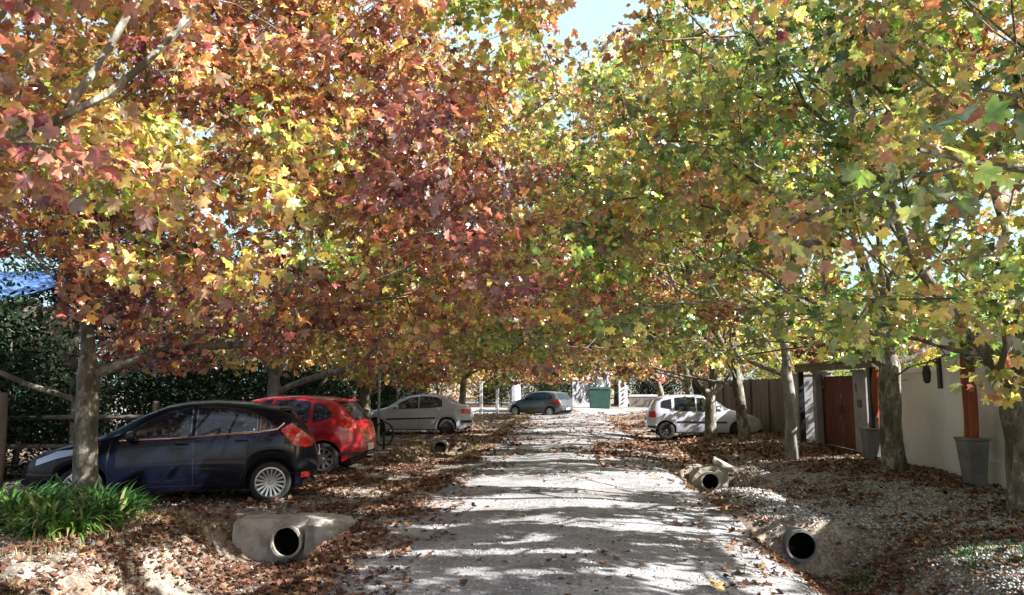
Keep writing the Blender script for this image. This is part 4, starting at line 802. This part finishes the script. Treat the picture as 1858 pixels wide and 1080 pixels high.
tufts = []
for k in range(60): tufts.append(dict(n=70, cx=4.1 + rg.normal(0, .45), cy_=7.7 + rg.normal(0, .6), rx=.15, ry=.15, ln=.08, wd=.006, tint=.05, seg=3, droop=.9))
for k in range(10): tufts.append(dict(n=50, cx=3.1 + rg.normal(0, .1), cy_=8.55 + rg.normal(0, .1), rx=.08, ry=.08, ln=.09, wd=.012, tint=.8, seg=3, droop=.9))
clump('ground_cover', 'low dark green ground cover on the bank at the lower right', 'grass', 'blade', None, tufts, 'stuff')

# ------------------------------------------------------------------ LEAF LITTER AND STONES
def dens(x, y):
    d = np.zeros_like(x); ax = np.abs(x)
    road = (ax < 2.0); d = np.where(road, .006 + .12 * ss(1.1, 2.0, ax) + .10 * ss(13, 20, y), d)
    d = np.where((x >= 2.0) & (x < 3.4), .75, d); d = np.where((x >= 3.4), .42 + .5 * ss(4.6, 6.0, x) + .35 * ss(9, 13, y), d)
    d = np.where((x <= -2.0) & (x > -4.7), .62, d); d = np.where(x <= -4.7, .34, d)
    d = d + .5 * ((x > .6) & (x < 4.5) & (y > 14.8) & (y < 22))
    d = d + .75 * ((x > 2.1) & (x < 3.5) & (y < 9.3))
    d = d + 1.2 * np.exp(-((x - 2.85) / .8) ** 2 - ((y - 8.8) / .55) ** 2) + .8 * np.exp(-((x + 3.5) / .9) ** 2 - ((y - 9.0) / .5) ** 2)
    d = d * (1 - .6 * ((x < -4.6) & (y > 9.8) & (y < 30)))
    d = d * np.where((x > 2.6) & (x < 5.4) & (y > 8.8) & (y < 13.5), .35, 1)
    p = vn(x + 5, y + 5, .9) * .6 + vn(x, y, .3) * .4; d = d * (.12 + 1.75 * ss(.38, .64, p)); return d
def scatter(n, rng, f, y0=5.0, y1=48, near=1.15, x0=-9, x1=6.5):
    X = []; Y = []; c = 0
    while c < n:
        u = rng.random(n * 2); y = y0 * (y1 / y0) ** (u ** near); x = x0 + (x1 - x0) * rng.random(n * 2); k = rng.random(n * 2) < f(x, y); X.append(x[k]); Y.append(y[k]); c += k.sum()
    return np.concatenate(X)[:n], np.concatenate(Y)[:n]
rng = np.random.default_rng(21)
def litter(name, n, label, y0, y1, size, shape, f=dens, tint=.42, **k):
    x, y = scatter(n, rng, f, y0, y1, **k); s = size * (.6 + .7 * rng.random(n)); z = H(x, y) + .012 + .02 * rng.random(n)
    T = rng.normal(0, 1, (n, 3)); T[:, 2] *= .25; Nn = rng.normal(0, .38, (n, 3)); Nn[:, 2] = 1
    return tag(leaves(name, np.stack([x, y, z], 1), T, Nn, s, tint + rng.normal(0, .25, n), .75 + .5 * rng.random(n), shape, M['litter'], cup=.35, curl=.28), label, 'leaves', None, 'stuff')
litter('fallen_leaves', 30000, 'brown fallen leaves covering the near verges and ditches', 4.6, 17, .05, SH_LO)
litter('distant_fallen_leaves', 24000, 'brown fallen leaves carpeting the far verges', 17, 50, .07, SH_MIN)
t = thing('fallen_leaf', (.0, 0, 0), 'single large yellow leaf lying on the road at the bottom right', 'leaf'); t.location = (1.15, 6.25, float(H(1.15, 6.25)) + .03)
leaves('blade_of_leaf', np.zeros((2, 3)) + np.array([[0, 0, 0], [.03, .04, .02]]), np.array([[1, .3, .1], [-.6, .8, .2]]), np.array([[0, -.3, 1], [.2, .3, 1]]), np.array([.085, .06]), np.array([.97, .99]), np.array([1.2, 1.1]), SH_HI, M['litter'], t, cup=.4, curl=.2)
def stones(name, n, label, f, y0, y1, s0, tint):
    x, y = scatter(n, rng, f, y0, y1, x0=-6.5, x1=6.4); s = s0 * (.4 + 1.1 * rng.random(n) ** 2); z = H(x, y) + s * .25 + .004
    O = np.array([(1, 0, 0), (0, 1, 0), (-1, 0, 0), (0, -1, 0), (0, 0, .7), (0, 0, -.7)], float); Fo = np.array([(0, 1, 4), (1, 2, 4), (2, 3, 4), (3, 0, 4), (1, 0, 5), (2, 1, 5), (3, 2, 5), (0, 3, 5)])
    a = rng.random(n) * 2 * pi; V = np.repeat(O[None], n, 0) * (.7 + .6 * rng.random((n, 6, 1))); X = V[:, :, 0] * np.cos(a)[:, None] - V[:, :, 1] * np.sin(a)[:, None]; Yv = V[:, :, 0] * np.sin(a)[:, None] + V[:, :, 1] * np.cos(a)[:, None]
    V = np.stack([X, Yv, V[:, :, 2]], -1) * s[:, None, None] + np.stack([x, y, z], 1)[:, None, :]
    F = (Fo[None] + (np.arange(n) * 6)[:, None, None]).reshape(-1, 3)
    return tag(npmesh(name, V.reshape(-1, 3), F, M['pebble'], dict(tint=np.repeat(np.clip(tint + rng.normal(0, .28, n), 0, 1), 8), vary=np.repeat(.85 + .3 * rng.random(n), 8))), label, 'gravel', None, 'stuff')
stones('verge_gravel', 76000, 'loose pale stones spread over the right verge', lambda x, y: (.9 * (x > 2.25) + .10 * (x < -2.2)) * (.3 + vn(x, y, .7)), 4.6, 22, .017, .72)
stones('road_gravel', 16000, 'small grey stones scattered on the lane', lambda x, y: .8 * (np.abs(x) < 2.4) * (.2 + vn(x, y, .5)), 4.6, 20, .012, .55)
